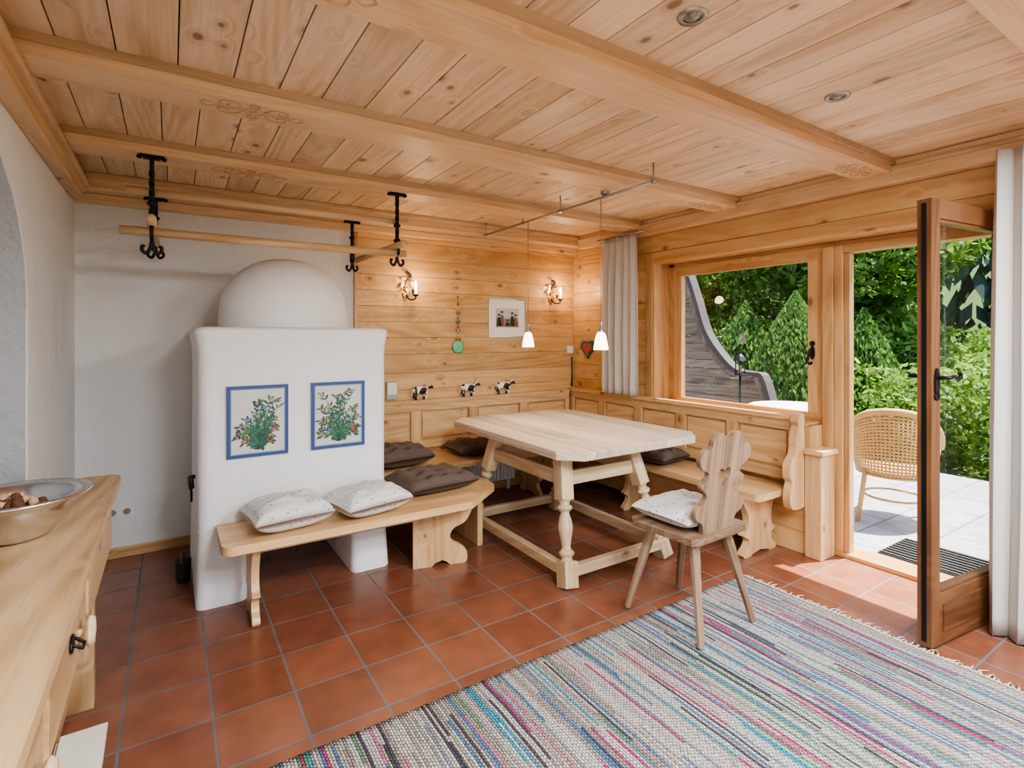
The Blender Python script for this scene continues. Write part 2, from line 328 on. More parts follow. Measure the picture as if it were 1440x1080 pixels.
# ---------------------------------------------------------------- room shell
o=B('floor'); o.box(XL-0.2,3.86,YF-0.2,YB+0.2,-0.12,0,M_tile); o.fin(origin=False)
o=B('ceiling')
o.box(XL-0.2,XR+0.3,YF-0.2,YB+0.2,ZC+0.018,ZC+0.12,W_gap)
beams=[-1.66,-0.65,0.37,1.40,2.41,3.38]
ys=[YF]
for bb in beams: ys.append(bb+0.1)
ys.append(YB)
for i in range(len(ys)-1):
    x=XL; 
    while x<XR:
        w=R.choice([0.15,0.17,0.19]); x1=min(x+w,XR)
        o.box(x+0.0022,x1-0.0022,ys[i],ys[i+1],ZC,ZC+0.019,W_ceil,1); x=x1
o.fin(0.003,seg=1)
def rosette(o,cx,cy,z,s=1.0):
    M=Matrix.Translation((cx,cy,z))
    o.prism([circ(0.034*s,18),circ(0.028*s,18)],0.003,W_carve,M)
    for k in range(6):
        a=k*pi/3; c=(0.013*s*math.cos(a),0.013*s*math.sin(a))
        o.prism([[(c[0]+0.011*s*math.cos(t)*math.cos(a)-0.004*s*math.sin(t)*math.sin(a),c[1]+0.011*s*math.cos(t)*math.sin(a)+0.004*s*math.sin(t)*math.cos(a)) for t in [2*pi*i/8 for i in range(8)]]],0.003,W_carve,M)
    for sx in(-1,1):
        for sy in(-1,1):
            pts=catmull([(sx*0.035,sy*0.006),(sx*0.06,sy*0.05),(sx*0.105,sy*0.052),(sx*0.115,sy*0.022),(sx*0.09,sy*0.016),(sx*0.082,sy*0.032)],4)
            o.tube([(cx+p[0]*s,cy+p[1]*s,z+0.001) for p in pts],0.0042*s,W_carve,6)
            pts=catmull([(sx*0.04,sy*0.012),(sx*0.11,sy*0.003),(sx*0.15,sy*0.022),(sx*0.175,sy*0.0)],4)
            o.tube([(cx+p[0]*s,cy+p[1]*s,z+0.001) for p in pts],0.0042*s,W_carve,6)
            pts=catmull([(sx*0.0,sy*0.034),(sx*0.018,sy*0.055),(sx*0.0,sy*0.068)],4)
            o.tube([(cx+p[0]*s,cy+p[1]*s,z+0.001) for p in pts],0.0042*s,W_carve,6)
for bb in beams:
    o=B('ceiling_beam'); y0,y1=bb,bb+0.2
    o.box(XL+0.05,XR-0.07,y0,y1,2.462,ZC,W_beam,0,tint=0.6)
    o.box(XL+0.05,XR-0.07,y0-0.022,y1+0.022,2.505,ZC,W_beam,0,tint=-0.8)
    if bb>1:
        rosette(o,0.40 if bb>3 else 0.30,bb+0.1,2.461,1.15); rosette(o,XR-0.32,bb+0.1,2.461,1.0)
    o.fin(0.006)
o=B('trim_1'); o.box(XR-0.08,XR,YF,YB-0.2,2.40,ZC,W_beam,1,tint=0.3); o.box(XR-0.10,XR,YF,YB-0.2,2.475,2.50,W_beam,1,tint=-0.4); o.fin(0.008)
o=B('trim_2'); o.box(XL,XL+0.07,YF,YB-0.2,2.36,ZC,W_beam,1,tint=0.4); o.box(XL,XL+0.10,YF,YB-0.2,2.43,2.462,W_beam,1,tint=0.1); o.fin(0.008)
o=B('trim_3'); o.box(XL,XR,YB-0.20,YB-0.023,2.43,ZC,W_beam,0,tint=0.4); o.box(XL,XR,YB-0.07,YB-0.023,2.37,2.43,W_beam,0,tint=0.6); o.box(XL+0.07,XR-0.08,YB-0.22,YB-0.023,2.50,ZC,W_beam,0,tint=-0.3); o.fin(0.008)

o=B('wall_back'); o.box(XL-0.25,1.30,YB,YB+0.2,0,ZC,M_pl); o.box(1.30,XR+0.3,YB-0.004,YB+0.2,0,ZC,W_gap)
o.box(XL,1.30,YB-0.024,YB,2.37,ZC,W_beam,0)
z=0.0
while z<ZC:
    z1=min(z+R.choice([0.135,0.15,0.165]),ZC)
    o.box(1.31,XR,YB-0.022,YB-0.004,z+0.001,z1-0.001,W_wall,0)
    z=z1
o.box(1.29,1.315,YB-0.03,YB,0,2.37,W_wall,2)
o.fin(0.0018,origin=False,seg=1)
def arch(y0,y1,zs,zt,n=24):
    c=(y0+y1)/2;r=(y1-y0)/2; return [(c+r*math.cos(pi*i/n),zs+(zt-zs)*math.sin(pi*i/n)) for i in range(n+1)]
o=B('wall_left')
ay0,ay1=1.45,3.10; zsp=1.62; A=arch(ay0,ay1,zsp,2.24)
o.box(XL-0.24,XL,YF,ay0,0,ZC,M_pl); o.box(XL-0.24,XL,ay1,YB,0,ZC,M_pl)
for (a,b_) in zip(A,A[1:]):
    vs=[(x,y,z) for x in (XL-0.24,XL) for (y,z) in (a,b_,(b_[0],ZC),(a[0],ZC))]
    o.add(vs,[(0,1,2,3),(4,5,6,7)],M_pl); vs=[(x,y,z-0.001) for x in (XL-0.24,XL-0.004) for (y,z) in (a,b_)]; o.add(vs,[(0,1,3,2)],M_shpl)
    vs=[(x,y,z) for x in (XL-0.006,XL) for (y,z) in (a,b_)]; o.add(vs,[(0,1,3,2)],M_pl)
o.box(XL-0.24,XL-0.006,ay1-0.004,ay1,0,zsp,M_shpl); o.box(XL-0.24,XL-0.006,ay0,ay0+0.004,0,zsp,M_shpl)
o.box(XL-0.30,XL-0.16,ay0-0.1,ay1+0.1,0,2.35,M_shpl)
o.fin(0,origin=False)
o=B('wall_right')
WT=0.30
OY0,OY1,OZ=0.86,3.31,2.17
def planks(y0,y1,z0,z1):
    z=math.floor(z0/0.15)*0.15
    while z<z1-0.001:
        a=max(z,z0); b_=min(z+0.15,z1)
        if b_-a>0.01: o.box(XR,XR+0.02,y0,y1,a+0.001,b_-0.001,W_wall,1)
        z+=0.15
def wallpiece(y0,y1,z0,z1):
    o.box(XR+0.018,XR+WT,y0,y1,z0,z1,W_gap); planks(y0,y1,z0,z1)
wallpiece(OY1,YB,0,ZC); wallpiece(OY0,OY1,OZ,ZC); wallpiece(1.94,OY1,0,0.88); o.box(XR,XR+WT,1.915,1.94,0,0.88,W_frame,2)
wallpiece(-0.1,OY0,0,ZC); wallpiece(-1.9,-0.1,0,0.8); wallpiece(-1.9,-0.1,2.15,ZC); wallpiece(YF,-1.9,0,ZC)
o.fin(0.0018,origin=False,seg=1)
o=B('wall_rear')
for (a,b_,c,d) in ((XL,0.0,0,ZC),(3.2,XR+WT,0,ZC),(0.0,3.2,0,0.75),(0.0,3.2,2.2,ZC)): o.box(a,b_,YF-0.2,YF,c,d,M_pl)
o.fin(origin=False)
def winframe(name,axis,pos,a0,a1,z0,z1,w=0.07,d=0.07,mull=None,mat=W_frame):
    o=B(name)
    def bx(a,b_,c,e,g=None):
        if axis=='x': o.box(pos-d/2,pos+d/2,a,b_,c,e,mat,g)
        else: o.box(a,b_,pos-d/2,pos+d/2,c,e,mat,g)
    bx(a0,a1,z0,z0+w); bx(a0,a1,z1-w,z1); bx(a0,a0+w,z0+w,z1-w,2); bx(a1-w,a1,z0+w,z1-w,2)
    for m_ in (mull or []): bx(m_-w/2,m_+w/2,z0+w,z1-w,2)
    a,b_,c,e=a0+w*0.8,a1-w*0.8,z0+w*0.8,z1-w*0.8
    if axis=='x': o.quad((pos,a,c),(pos,b_,c),(pos,b_,e),(pos,a,e),M_glass)
    else: o.quad((a,pos,c),(b_,pos,c),(b_,pos,e),(a,pos,e),M_glass)
    return o
winframe('added_window_side','x',XR+0.2,-1.9,-0.1,0.8,2.15,mull=[-1.0]).fin(0.004)  # unseen side window, added to let in more skylight
winframe('added_window_rear','y',YF-0.1,0.0,3.2,0.75,2.2,mull=[1.07,2.13]).fin(0.004)  # unseen window behind the camera, added as a skylight source
o=winframe('window_1','x',3.865,1.915,3.22,0.882,2.115,w=0.04,d=0.09)
for (a,b_,c,e,g) in ((1.955,3.18,0.922,0.955,1),(1.955,3.18,2.03,2.075,1),(1.955,2.02,0.955,2.03,2),(3.13,3.18,0.955,2.03,2)): o.box(3.815,3.864,a,b_,c,e,W_frame,g)
hy_=1.985
o.prism([circ(0.05,12,rx=0.016)],0.008,M_iron,YZ(3.81,hy_,1.38)); o.prism([circ(0.018,12,c=(0,0.085))],0.008,M_iron,YZ(3.81,hy_,1.36))
o.tube(catmull([(3.80,hy_,1.40),(3.775,hy_,1.40),(3.77,hy_+.005,1.36),(3.772,hy_+.015,1.32),(3.775,hy_,1.30),(3.775,hy_-.015,1.315)],4),0.009,M_iron)
o.fin(0.004)
o=B('trim_4')
o.box(XR-0.02,XR,OY1-0.005,OY1+0.07,0.93,OZ+0.07,W_frame,2); o.box(XR-0.02,XR,OY0-0.07,OY1,OZ-0.005,OZ+0.07,W_frame,1)
o.box(XR-0.01,3.93,OY1-0.025,OY1,0.90,OZ,W_frame,2); o.box(XR-0.01,3.93,OY0,OY1-0.025,OZ-0.025,OZ,W_frame,1)
o.box(3.83,3.93,3.22,OY1-0.025,0.88,OZ-0.025,W_frame,2); o.box(3.83,3.93,OY0+0.03,OY1-0.025,2.115,OZ-0.025,W_frame,1)
o.box(XR-0.01,3.82,1.94,OY1-0.025,0.88,0.90,W_frame,1)
o.box(XR-0.01,3.93,OY0,OY0+0.025,0,OZ-0.025,W_frame,2)
o.box(3.80,3.95,1.845,1.915,0.0,2.115,W_frame,2)
o.fin(0.005)
o=B('door_frame')
o.box(3.82,3.93,1.79,1.845,0.03,2.115,W_frame,2); o.box(3.82,3.93,0.885,0.93,0.03,2.115,W_frame,2); o.box(3.82,3.93,0.93,1.79,2.06,2.115,W_frame,1)
o.box(3.84,3.90,1.755,1.79,0.03,2.06,W_frame,2)
o.box(3.82,4.02,0.885,1.845,0.0,0.03,W_frame,1); o.fin(0.004)
o=B('trim_5'); o.box(XR-0.03,3.80,1.83,1.94,0,0.70,W_bench,2,tint=0.0); o.box(XR-0.055,3.80,1.805,1.99,0.70,0.735,W_bench,0,tint=0.1); o.fin(0.006)
o=B('baseboard_back'); o.box(XL,0.12,YB-0.02,YB,0,0.07,W_bench,0); o.fin(0.003)
o=B('baseboard_left'); o.box(XL,XL+0.018,3.12,YB-0.02,0,0.07,W_bench,1); o.fin(0.003)

hx,hy=3.83,0.955; ax,ay=3.018,1.05
L_=math.hypot(ax-hx,ay-hy); ang=math.atan2(ay-hy,ax-hx)
o=B('door_1'); M=MX((hx,hy,0.022),ang); T=0.03; H=2.13
o.box(0,0.095,-T,T,0,H,W_door,2,M); o.box(L_-0.075,L_,-T,T,0,H,W_door,2,M)
o.box(0.095,L_-0.075,-T,T,H-0.09,H,W_door,0,M); o.box(0.095,L_-0.075,-T,T,0,0.24,W_door,0,M)
o.box(0.12,L_-0.10,-T-0.006,T+0.006,0.06,0.19,W_door,0,M)
for (a,b_,c,e) in ((0.095,L_-0.075,0.24,0.255),(0.095,L_-0.075,H-0.105,H-0.09),(0.095,0.11,0.255,H-0.105),(L_-0.09,L_-0.075,0.255,H-0.105)): o.box(a,b_,-T*0.7,T*0.7,c,e,W_door,None,M)
o.quad((0.1,0,0.25),(L_-0.08,0,0.25),(L_-0.08,0,H-0.1),(0.1,0,H-0.1),M_glass,M)
o.box(L_-0.004,L_+0.003,-0.010,0.010,0.02,H-0.02,M_iron,None,M)
for sg in (-1,1):
    o.prism([circ(0.075,14,rx=0.02)],0.008,M_iron,M@XZ(L_-0.04,sg*(T+0.004),1.25))
    o.prism([circ(0.02,12)],0.008,M_iron,M@XZ(L_-0.04,sg*(T+0.004),1.19))
    o.tube([M@Vector(p) for p in catmull([(L_-0.04,sg*T,1.28),(L_-0.04,sg*(T+0.05),1.28),(L_-0.085,sg*(T+0.055),1.285),(L_-0.125,sg*(T+0.05),1.27),(L_-0.15,sg*(T+0.05),1.285),(L_-0.14,sg*(T+0.05),1.30)],4)],0.009,M_iron)
o.fin(0.005)

# ---------------------------------------------------------------- stove
def rring(x0,x1,y0,y1,r,z,n=6):
    P=[]
    for (cx,cy,a0) in ((x1-r,y1-r,0),(x0+r,y1-r,pi/2),(x0+r,y0+r,pi),(x1-r,y0+r,1.5*pi)):
        for i in range(n+1): a=a0+pi/2*i/n; P.append(Vector((cx+r*math.cos(a),cy+r*math.sin(a),z)))
    return P
def loft(o,levels,mat,wob=0.004):
    vs=[];m=0
    for (z,x0,x1,y0,y1,r) in levels:
        P=rring(x0,x1,y0,y1,r,z); m=len(P)
        for p in P:
            q=noise.noise(p*2.5)*wob; vs.append(p+Vector((q,q,0)))
    fs=[]
    for j in range(len(levels)-1):
        for i in range(m): a=j*m+i;b=j*m+(i+1)%m; fs.append((a,b,b+m,a+m))
    o.add(vs,fs,mat,2,True); o.add(vs[:m],[tuple(range(m))],mat,2); o.add(vs[-m:],[tuple(range(m))],mat,2)
o=B('masonry_stove')
sx0,sx1,sy0,sy1=0.125,1.185,3.345,4.40
lv=[]
for z in (0.40,0.41,0.6,0.8,1.0,1.2,1.38): lv.append((z,sx0,sx1,sy0,sy1,0.06))
for z,e,r in ((1.44,0.004,0.06),(1.48,0.012,0.065),(1.505,0.018,0.07),(1.525,0.018,0.07),(1.54,0.008,0.06),(1.548,-0.012,0.05),(1.55,-0.03,0.04)): lv.append((z,sx0-e,sx1+e,sy0-e,sy1,r))
loft(o,lv,M_st)
loft(o,[(0,sx0-0.01,0.37,sy0-0.01,sy1,0.05),(0.2,sx0-0.005,0.37,sy0-0.005,sy1,0.05),(0.38,sx0,0.38,sy0,sy1,0.05),(0.42,sx0,0.42,sy0+0.002,sy1,0.05)],M_st)
loft(o,[(0,0.96,sx1+0.02,sy0-0.01,sy1,0.05),(0.2,0.96,sx1+0.01,sy0-0.005,sy1,0.05),(0.38,0.95,sx1,sy0,sy1,0.05),(0.42,0.92,sx1,sy0+0.002,sy1,0.05)],M_st)
loft(o,[(0,0.30,1.05,4.2,sy1,0.02),(0.42,0.30,1.05,4.2,sy1,0.02)],M_st)
pr=[(0.40,0),(0.402,0.03),(0.400,0.06),(0.398,0.10)]
for i in range(1,17):
    a=pi/2*i/16; pr.append((0.398*math.cos(a)**0.9 if i<16 else 0.001,0.10+0.37*math.sin(a)))
o.lathe(pr,M_st,(0.655,3.86,1.545),44)
o.fin(origin=False)

def bouquet(name,x0,x1,z0,z1,y,seed):
    rr=random.Random(seed); o=B(name); w=x1-x0;h=z1-z0;cx=(x0+x1)/2;cz=(z0+z1)/2
    def P(pts,th,mat,yy): o.prism([pts],th,mat,XZ(cx,yy,cz),tint=0.5)
    def R4(a,b_): return [(-a,-b_),(a,-b_),(a,b_),(-a,b_)]
    o.prism([R4(w/2,h/2),R4(w/2-0.018,h/2-0.018)[::-1]],0.018,M_navy,XZ(cx,y,cz))
    o.prism([R4(w/2-0.018,h/2-0.018),R4(w/2-0.024,h/2-0.024)[::-1]],0.012,M_navy2,XZ(cx,y,cz))
    P(R4(w/2-0.023,h/2-0.023),0.010,M_tilec,y)
    yf=y-0.006
    def blob(px,pz,a,l,wd,mat,dy=0):
        pts=[(px+l*math.cos(t)*math.cos(a)-wd*math.sin(t)*math.sin(a),pz+l*math.cos(t)*math.sin(a)+wd*math.sin(t)*math.cos(a)) for t in [2*pi*i/10 for i in range(10)]]
        P(pts,0.0012,mat,yf-dy)
    bz=-h*0.33
    for k in range(34):
        a=pi/2+rr.uniform(-1.45,1.45); mxl=min(h*0.72,w*0.38/max(0.25,abs(math.cos(a)))); ln=rr.uniform(0.4,1)*mxl
        e=(ln*math.cos(a),bz+ln*math.sin(a)); mid=(e[0]*0.35,bz+(e[1]-bz)*0.6)
        pts=catmull([(0+rr.uniform(-.004,.004),bz-0.03),mid,e],5)
        o.tube([(cx+p[0],yf,cz+p[1]) for p in pts],0.0014,M_leafd,4)
        for p in pts[2:]:
            for sg in(-1,1):
                if rr.random()<0.3: continue
                aa=a+sg*rr.uniform(0.5,1.1); l=rr.uniform(0.010,0.018); blob(p[0]+l*math.cos(aa),p[1]+l*math.sin(aa),aa,l,l*0.34,rr.choice([M_leafg,M_leafd,M_leafd]),rr.uniform(0,0.0006))
        mt=rr.choice([M_red,M_pink,M_yel,M_blu,M_pink,M_leafg,M_navy2]); fr_=rr.uniform(0.007,0.012)
        for q in range(5): blob(e[0]+fr_*0.6*math.cos(q*1.257),e[1]+fr_*0.6*math.sin(q*1.257),q*1.257,fr_*0.6,fr_*0.38,mt,0.0012)
        blob(e[0],e[1],0,fr_*0.28,fr_*0.28,M_yel if mt is not M_yel else M_red,0.002)
    for sg in (-1,1): blob(sg*0.018,bz-0.02,sg*0.5,0.016,0.007,M_leafd)
    return o.fin()
bouquet('painted_tile_picture',0.262,0.582,0.81,1.215,3.335,3)
bouquet('painted_tile_picture',0.712,1.035,0.81,1.215,3.335,11)

# ---------------------------------------------------------------- stove bench
o=B('stove_bench')
def rc(cx,cy,r,a0,a1,n=5): return [(cx+r*math.cos(a0+(a1-a0)*i/n),cy+r*math.sin(a0+(a1-a0)*i/n)) for i in range(n+1)]
out=rc(0.27,2.98,0.06,pi,1.5*pi)+rc(1.58,2.96,0.04,1.5*pi,1.75*pi)+rc(1.86,3.20,0.05,-pi/4,0)+[(1.91,3.86),(1.24,3.86),(1.24,3.315),(0.21,3.315)]
o.prism([out],0.045,W_bench,Matrix.Translation((0,0,0.4375)),0)
def carved(o,M,w,h,mat,th=0.038):
    pr=[(0.42,0),(0.46,0.04),(0.42,0.10),(0.34,0.16),(0.30,0.24),(0.33,0.30),(0.44,0.36),(0.36,0.42),(0.30,0.55),(0.33,0.70),(0.42,0.84),(0.47,0.93),(0.48,1.0)]
    p=catmull([(a,b_,0) for a,b_ in pr],4)
    Rr=[(q.x*w,q.y*h) for q in p]; Ls=[(-q.x*w,q.y*h) for q in reversed(p)]
    bot=[(-0.26*w,0),(-0.2*w,0.03*h),(0,0.06*h),(0.2*w,0.03*h),(0.26*w,0)]
    o.prism([bot+Rr+Ls],th,mat,M,1)
carved(o,YZ(0.37,3.13,0),0.30,0.415,W_bench)
pr=[(0.20,0),(0.29,0.0),(0.315,0.02),(0.31,0.08),(0.27,0.12),(0.22,0.15),(0.20,0.19),(0.225,0.235),(0.26,0.25),(0.30,0.27),(0.33,0.31),(0.35,0.36),(0.355,0.415)]
p=[(q.x,q.y) for q in catmull([(a,b_,0) for a,b_ in pr],4)]
o.prism([[(-0.04,0.415),(-0.04,0),(0.08,0),(0.10,0.02),(0.15,0.035),(0.18,0.02)]+p],0.04,W_bench,Matrix.Translation((1.35,3.20,0))@Matrix.Rotation(-0.25,4,'Z')@XZ(0,0,0),1)
o.box(1.84,1.88,3.30,3.80,0.0,0.415,W_bench,2)
o.box(0.39,1.30,3.10,3.14,0.34,0.415,W_bench,0)
o.fin(0.008)

# ---------------------------------------------------------------- corner bench
o=B('corner_bench')
o.box(1.24,3.62,3.875,4.40,0.415,0.46,W_bench,0); 
out=rc(3.235,2.04,0.03,pi,1.5*pi)+[(3.62,2.01),(3.62,3.87),(3.205,3.87)]
o.prism([out],0.045,W_bench,Matrix.Translation((0,0,0.4375)),1)
def back(axis,pos,a0,a1,z0,z1,n,dr):
    def bx(a,b_,c,e,d0,d1,g,t=None):
        q0,q1=sorted((pos+dr*d0,pos+dr*d1))
        if axis=='y': o.box(a,b_,q0,q1,c,e,W_bench,g,None,t)
        else: o.box(q0,q1,a,b_,c,e,W_bench,g,None,t)
    lg=0 if axis=='y' else 1
    bx(a0,a1,z0,z1,0,0.012,lg,-0.2)
    bx(a0,a1,z1-0.07,z1,0.012,0.038,lg); bx(a0,a1,z0,z0+0.07,0.012,0.038,lg)
    st=(a1-a0)/n
    for i in range(n+1):
        c=a0+i*st; w=0.045; l=max(a0,c-w); r=min(a1,c+w); bx(l,r,z0+0.07,z1-0.07,0.012,0.038,2)
    for i in range(n):
        l=a0+i*st+0.045+0.02; r=a0+(i+1)*st-0.045-0.02; bx(l,r,z0+0.09,z1-0.09,0.012,0.024,lg,0.8)
    bx(a0,a1,z1,z1+0.03,0.0,0.055,lg)
back('y',4.424,1.25,3.55,0.50,0.90,4,-1)
back('x',3.625,1.99,4.40,0.50,0.92,5,-1)
pr=[(0.0,0.03),(0.0,0.96),(-0.03,0.975),(-0.065,0.96),(-0.085,0.92),(-0.07,0.89),(-0.09,0.85),(-0.10,0.80),(-0.10,0.75),(-0.12,0.70),(-0.165,0.655),(-0.18,0.60),(-0.17,0.55),(-0.15,0.52),(-0.165,0.48),(-0.175,0.42),(-0.16,0.36),(-0.12,0.335),(-0.04,0.33),(0.0,0.34)]
p=catmull([(a,b_,0) for a,b_ in pr[1:]],4)
o.prism([[(q.x,q.y) for q in p]],0.05,W_bench,XZ(3.62,1.965,0),1)
M=XZ(3.42,2.16,0); carved(o,M,0.42,0.415,W_bench,0.05)
carved(o,XZ(3.42,3.3,0),0.36,0.415,W_bench); carved(o,YZ(2.9,4.15,0),0.36,0.415,W_bench); carved(o,YZ(2.0,4.15,0),0.36,0.415,W_bench)
o.box(3.55,3.60,2.16,4.3,0.05,0.415,W_bench,1)
o.fin(0.006)

# ---------------------------------------------------------------- dining table
o=B('dining_table')
x0,x1,y0,y1,c=1.95,3.20,2.40,4.02,0.13
npl=6
def clipx(a,b_):
    def yl(x): return y0+max(0,c-(x-x0),c-(x1-x))
    def yh(x): return y1-max(0,c-(x-x0),c-(x1-x))
    xs=sorted(set([a,b_]+[q for q in (x0+c,x1-c) if a<q<b_]))
    return [(x,yl(x)) for x in xs]+[(x,yh(x)) for x in reversed(xs)]
for i in range(npl):
    a=x0+(x1-x0)*i/npl; b_=x0+(x1-x0)*(i+1)/npl
    o.prism([clipx(a+0.0005,b_-0.0005)],0.05,W_table,Matrix.Translation((0,0,0.775)),1)
for yy in (2.72,3.66): o.box(2.06,3.09,yy-0.04,yy+0.04,0.715,0.75,W_tleg,0)
def tleg(tp,bt):
    tp=Vector(tp);bt=Vector(bt);d=(tp-bt);l=d.length;d.normalize()
    sd=Vector((1,0,0))-d*d.x; sd.normalize(); u=d.cross(sd)
    M=Matrix(((sd.x,u.x,d.x,bt.x),(sd.y,u.y,d.y,bt.y),(sd.z,u.z,d.z,bt.z),(0,0,0,1)))
    q=0.045
    o.box(-q*1.08,q*1.08,-q*1.08,q*1.08,-0.0,0.15,W_tleg,2,M); o.box(-q,q,-q,q,0.50,l,W_tleg,2,M)
    pr=[(0.042,0.148),(0.032,0.165),(0.047,0.185),(0.047,0.20),(0.028,0.22),(0.032,0.26),(0.042,0.31),(0.046,0.345),(0.038,0.39),(0.027,0.425),(0.046,0.445),(0.046,0.462),(0.030,0.475),(0.043,0.502)]
    pp=catmull([(a,b_,0) for a,b_ in pr],3)
    o.lathe([(w.x,w.y) for w in pp],W_tleg,M=M,seg=18)
T4=[(2.10,2.66),(2.68,2.66),(2.68,3.44),(2.10,3.44)]
Bt=[(1.985,2.46),(2.82,2.46),(2.82,3.66),(1.985,3.66)]
for t,b_ in zip(T4,Bt): tleg((t[0],t[1],0.752),(b_[0],b_[1],0.0))
for i in range(4):
    a=Bt[i];b_=Bt[(i+1)%4]; o.bar((a[0],a[1],0.095),(b_[0],b_[1],0.095),0.05,0.065,W_tleg)
    f=0.80
    A=[T4[i][k]*f+Bt[i][k]*(1-f) for k in(0,1)]; C=[T4[(i+1)%4][k]*f+Bt[(i+1)%4][k]*(1-f) for k in(0,1)]
    o.bar((A[0],A[1],0.60),(C[0],C[1],0.60),0.035,0.09,W_tleg)
o.fin(0.006)

# ---------------------------------------------------------------- chair
o=B('dining_chair'); cx,cy=2.325,1.86; SZ=0.50
M=MX((cx,cy,0.016),0.02)
out=[(-0.19,-0.21),(0.19,-0.21),(0.225,-0.19),(0.245,0.17),(0.21,0.21),(-0.21,0.21),(-0.245,0.17),(-0.225,-0.19)]
o.prism([out],0.032,W_chair,M@Matrix.Translation((0,0,SZ-0.016)),0)
for sx in(-1,1): o.box(sx*0.13-0.03,sx*0.13+0.03,-0.17,0.17,SZ-0.06,SZ-0.032,W_chair,1,M)
for sx in(-1,1):
    for sy in(-1,1):
        tp=Vector((sx*0.13,sy*0.13,SZ-0.04)); bt=Vector((sx*0.215,sy*0.235,0.0)); d=(tp-bt); l=d.length; d.normalize()
        sd=(Vector((1,0,0))-d*d.x).normalized(); u=d.cross(sd)
        ML=M@Matrix(((sd.x,u.x,d.x,bt.x),(sd.y,u.y,d.y,bt.y),(sd.z,u.z,d.z,bt.z),(0,0,0,1)))
        o.lathe([(0.018,0),(0.022,0.22),(0.027,0.38),(0.027,l)],W_chair,M=ML,seg=8,smooth=False)
pr=[(0.12,-0.02),(0.125,0.03),(0.14,0.06),(0.185,0.085),(0.20,0.12),(0.18,0.15),(0.135,0.17),(0.125,0.20),(0.15,0.225),(0.175,0.25),(0.16,0.275),(0.13,0.295),(0.135,0.32),(0.17,0.335),(0.20,0.36),(0.208,0.40),(0.18,0.435),(0.14,0.44),(0.122,0.45),(0.12,0.48),(0.09,0.508),(0.05,0.508),(0.02,0.49)]
p=[(q.x,q.y) for q in catmull([(a,b_,0) for a,b_ in pr],3)]
outl=p+[(0.0,0.482)]+[(-a,b_) for a,b_ in reversed(p)]
heart=[]
for i in range(24):
    t=2*pi*i/24; heart.append((0.0036*16*math.sin(t)**3*0.9,0.285+0.0036*(13*math.cos(t)-5*math.cos(2*t)-2*math.cos(3*t)-math.cos(4*t))))
MB=M@Matrix.Translation((0,-0.165,SZ))@Matrix.Rotation(0.13,4,'X')@XZ(0,0,0)
o.prism([outl,heart[::-1]],0.026,W_chair,MB,1)
o.fin(0.004)

# ---------------------------------------------------------------- cushions
def cushion(name,c,w,d,t,rz,mat,tuft=False,seed=1,tilt=0):
    o=B(name); n=32; M=MX(c,rz,tilt)
    vs=[];fs=[]
    for side in (1,-1):
        for j in range(n+1):
            for i in range(n+1):
                u=-1+2*i/n; v=-1+2*j/n
                e=max(0,(1-abs(u)**3.2))*max(0,(1-abs(v)**3.2)); h=e**0.5
                px=u*w/2*(1-0.05*(1-abs(v)**2)*abs(u)); py=v*d/2*(1-0.05*(1-abs(u)**2)*abs(v))
                z=h*t/2
                if side>0:
                    z*=1+0.25*noise.noise(Vector((u*1.6,v*1.6,seed)))
                    if tuft:
                        q=1
                        for a in(-0.5,0,0.5):
                            for b_ in(-0.5,0,0.5): q=min(q,1-0.85*math.exp(-((u-a)**2+(v-b_)**2)/0.016))
                        q2=0.5*(math.cos(u*4*pi)+math.cos(v*4*pi))
                        z*=q*(1-0.16*q2)
                    z+=h*0.010*noise.noise(Vector((u*4,v*4,seed)))
                vs.append((px,py,t*0.47+z*(1 if side>0 else -0.95)))
    m_=(n+1)**2
    for s in range(2):
        for j in range(n):
            for i in range(n):
                a=s*m_+j*(n+1)+i; fs.append((a,a+1,a+n+2,a+n+1))
    o.add(vs,fs,mat,0,True,M)
    ob=o.fin(); 
    w_=ob.modifiers.new('weld','WELD'); w_.merge_threshold=0.002
    return ob
cushion('cushion',(0.54,3.105,0.461),0.41,0.35,0.17,0.12,M_wcush,seed=2)
cushion('cushion',(0.985,3.10,0.461),0.42,0.35,0.16,0.22,M_wcush,seed=5)
cushion('cushion',(1.50,3.34,0.461),0.52,0.44,0.13,0.1,M_dcush,True,seed=7)
cushion('cushion',(1.53,4.08,0.461),0.48,0.44,0.17,0.1,M_dcush,True,seed=8)
cushion('cushion',(2.25,4.14,0.461),0.42,0.38,0.12,0.0,M_dcush,True,seed=9)
cushion('cushion',(3.38,3.05,0.461),0.36,0.46,0.13,0.1,M_dcush,True,seed=10)
cushion('chair_cushion',(cx-0.005,cy+0.03,0.517),0.42,0.38,0.12,0.03,M_wcush,seed=12)

# ---------------------------------------------------------------- rug
o=B('rag_rug'); nx,ny=70,50; rx0,rx1,ry0,ry1=0.0,2.985,0.25,1.985
vs=[];fs=[]
for j in range(ny+1):
    for i in range(nx+1):
        x=rx0+(rx1-rx0)*i/nx; y=ry0+(ry1-ry0)*j/ny
        xx=x+(0.025*noise.noise(Vector((0,y*2.5,4))) if i>nx-3 else 0); yy=y+(0.012*noise.noise(Vector((x*2,0,8))) if j>ny-3 else 0)
        vs.append((xx,yy,0.012+0.003*noise.noise(Vector((x*4,y*4,2)))))
n1=len(vs); vs+= [(v[0],v[1],0.001) for v in vs]
for j in range(ny):
    for i in range(nx):
        a=j*(nx+1)+i; fs.append((a,a+1,a+nx+2,a+nx+1)); 
ring=[i for i in range(nx+1)]+[j*(nx+1)+nx for j in range(1,ny+1)]+[ny*(nx+1)+i for i in range(nx-1,-1,-1)]+[j*(nx+1) for j in range(ny-1,0,-1)]
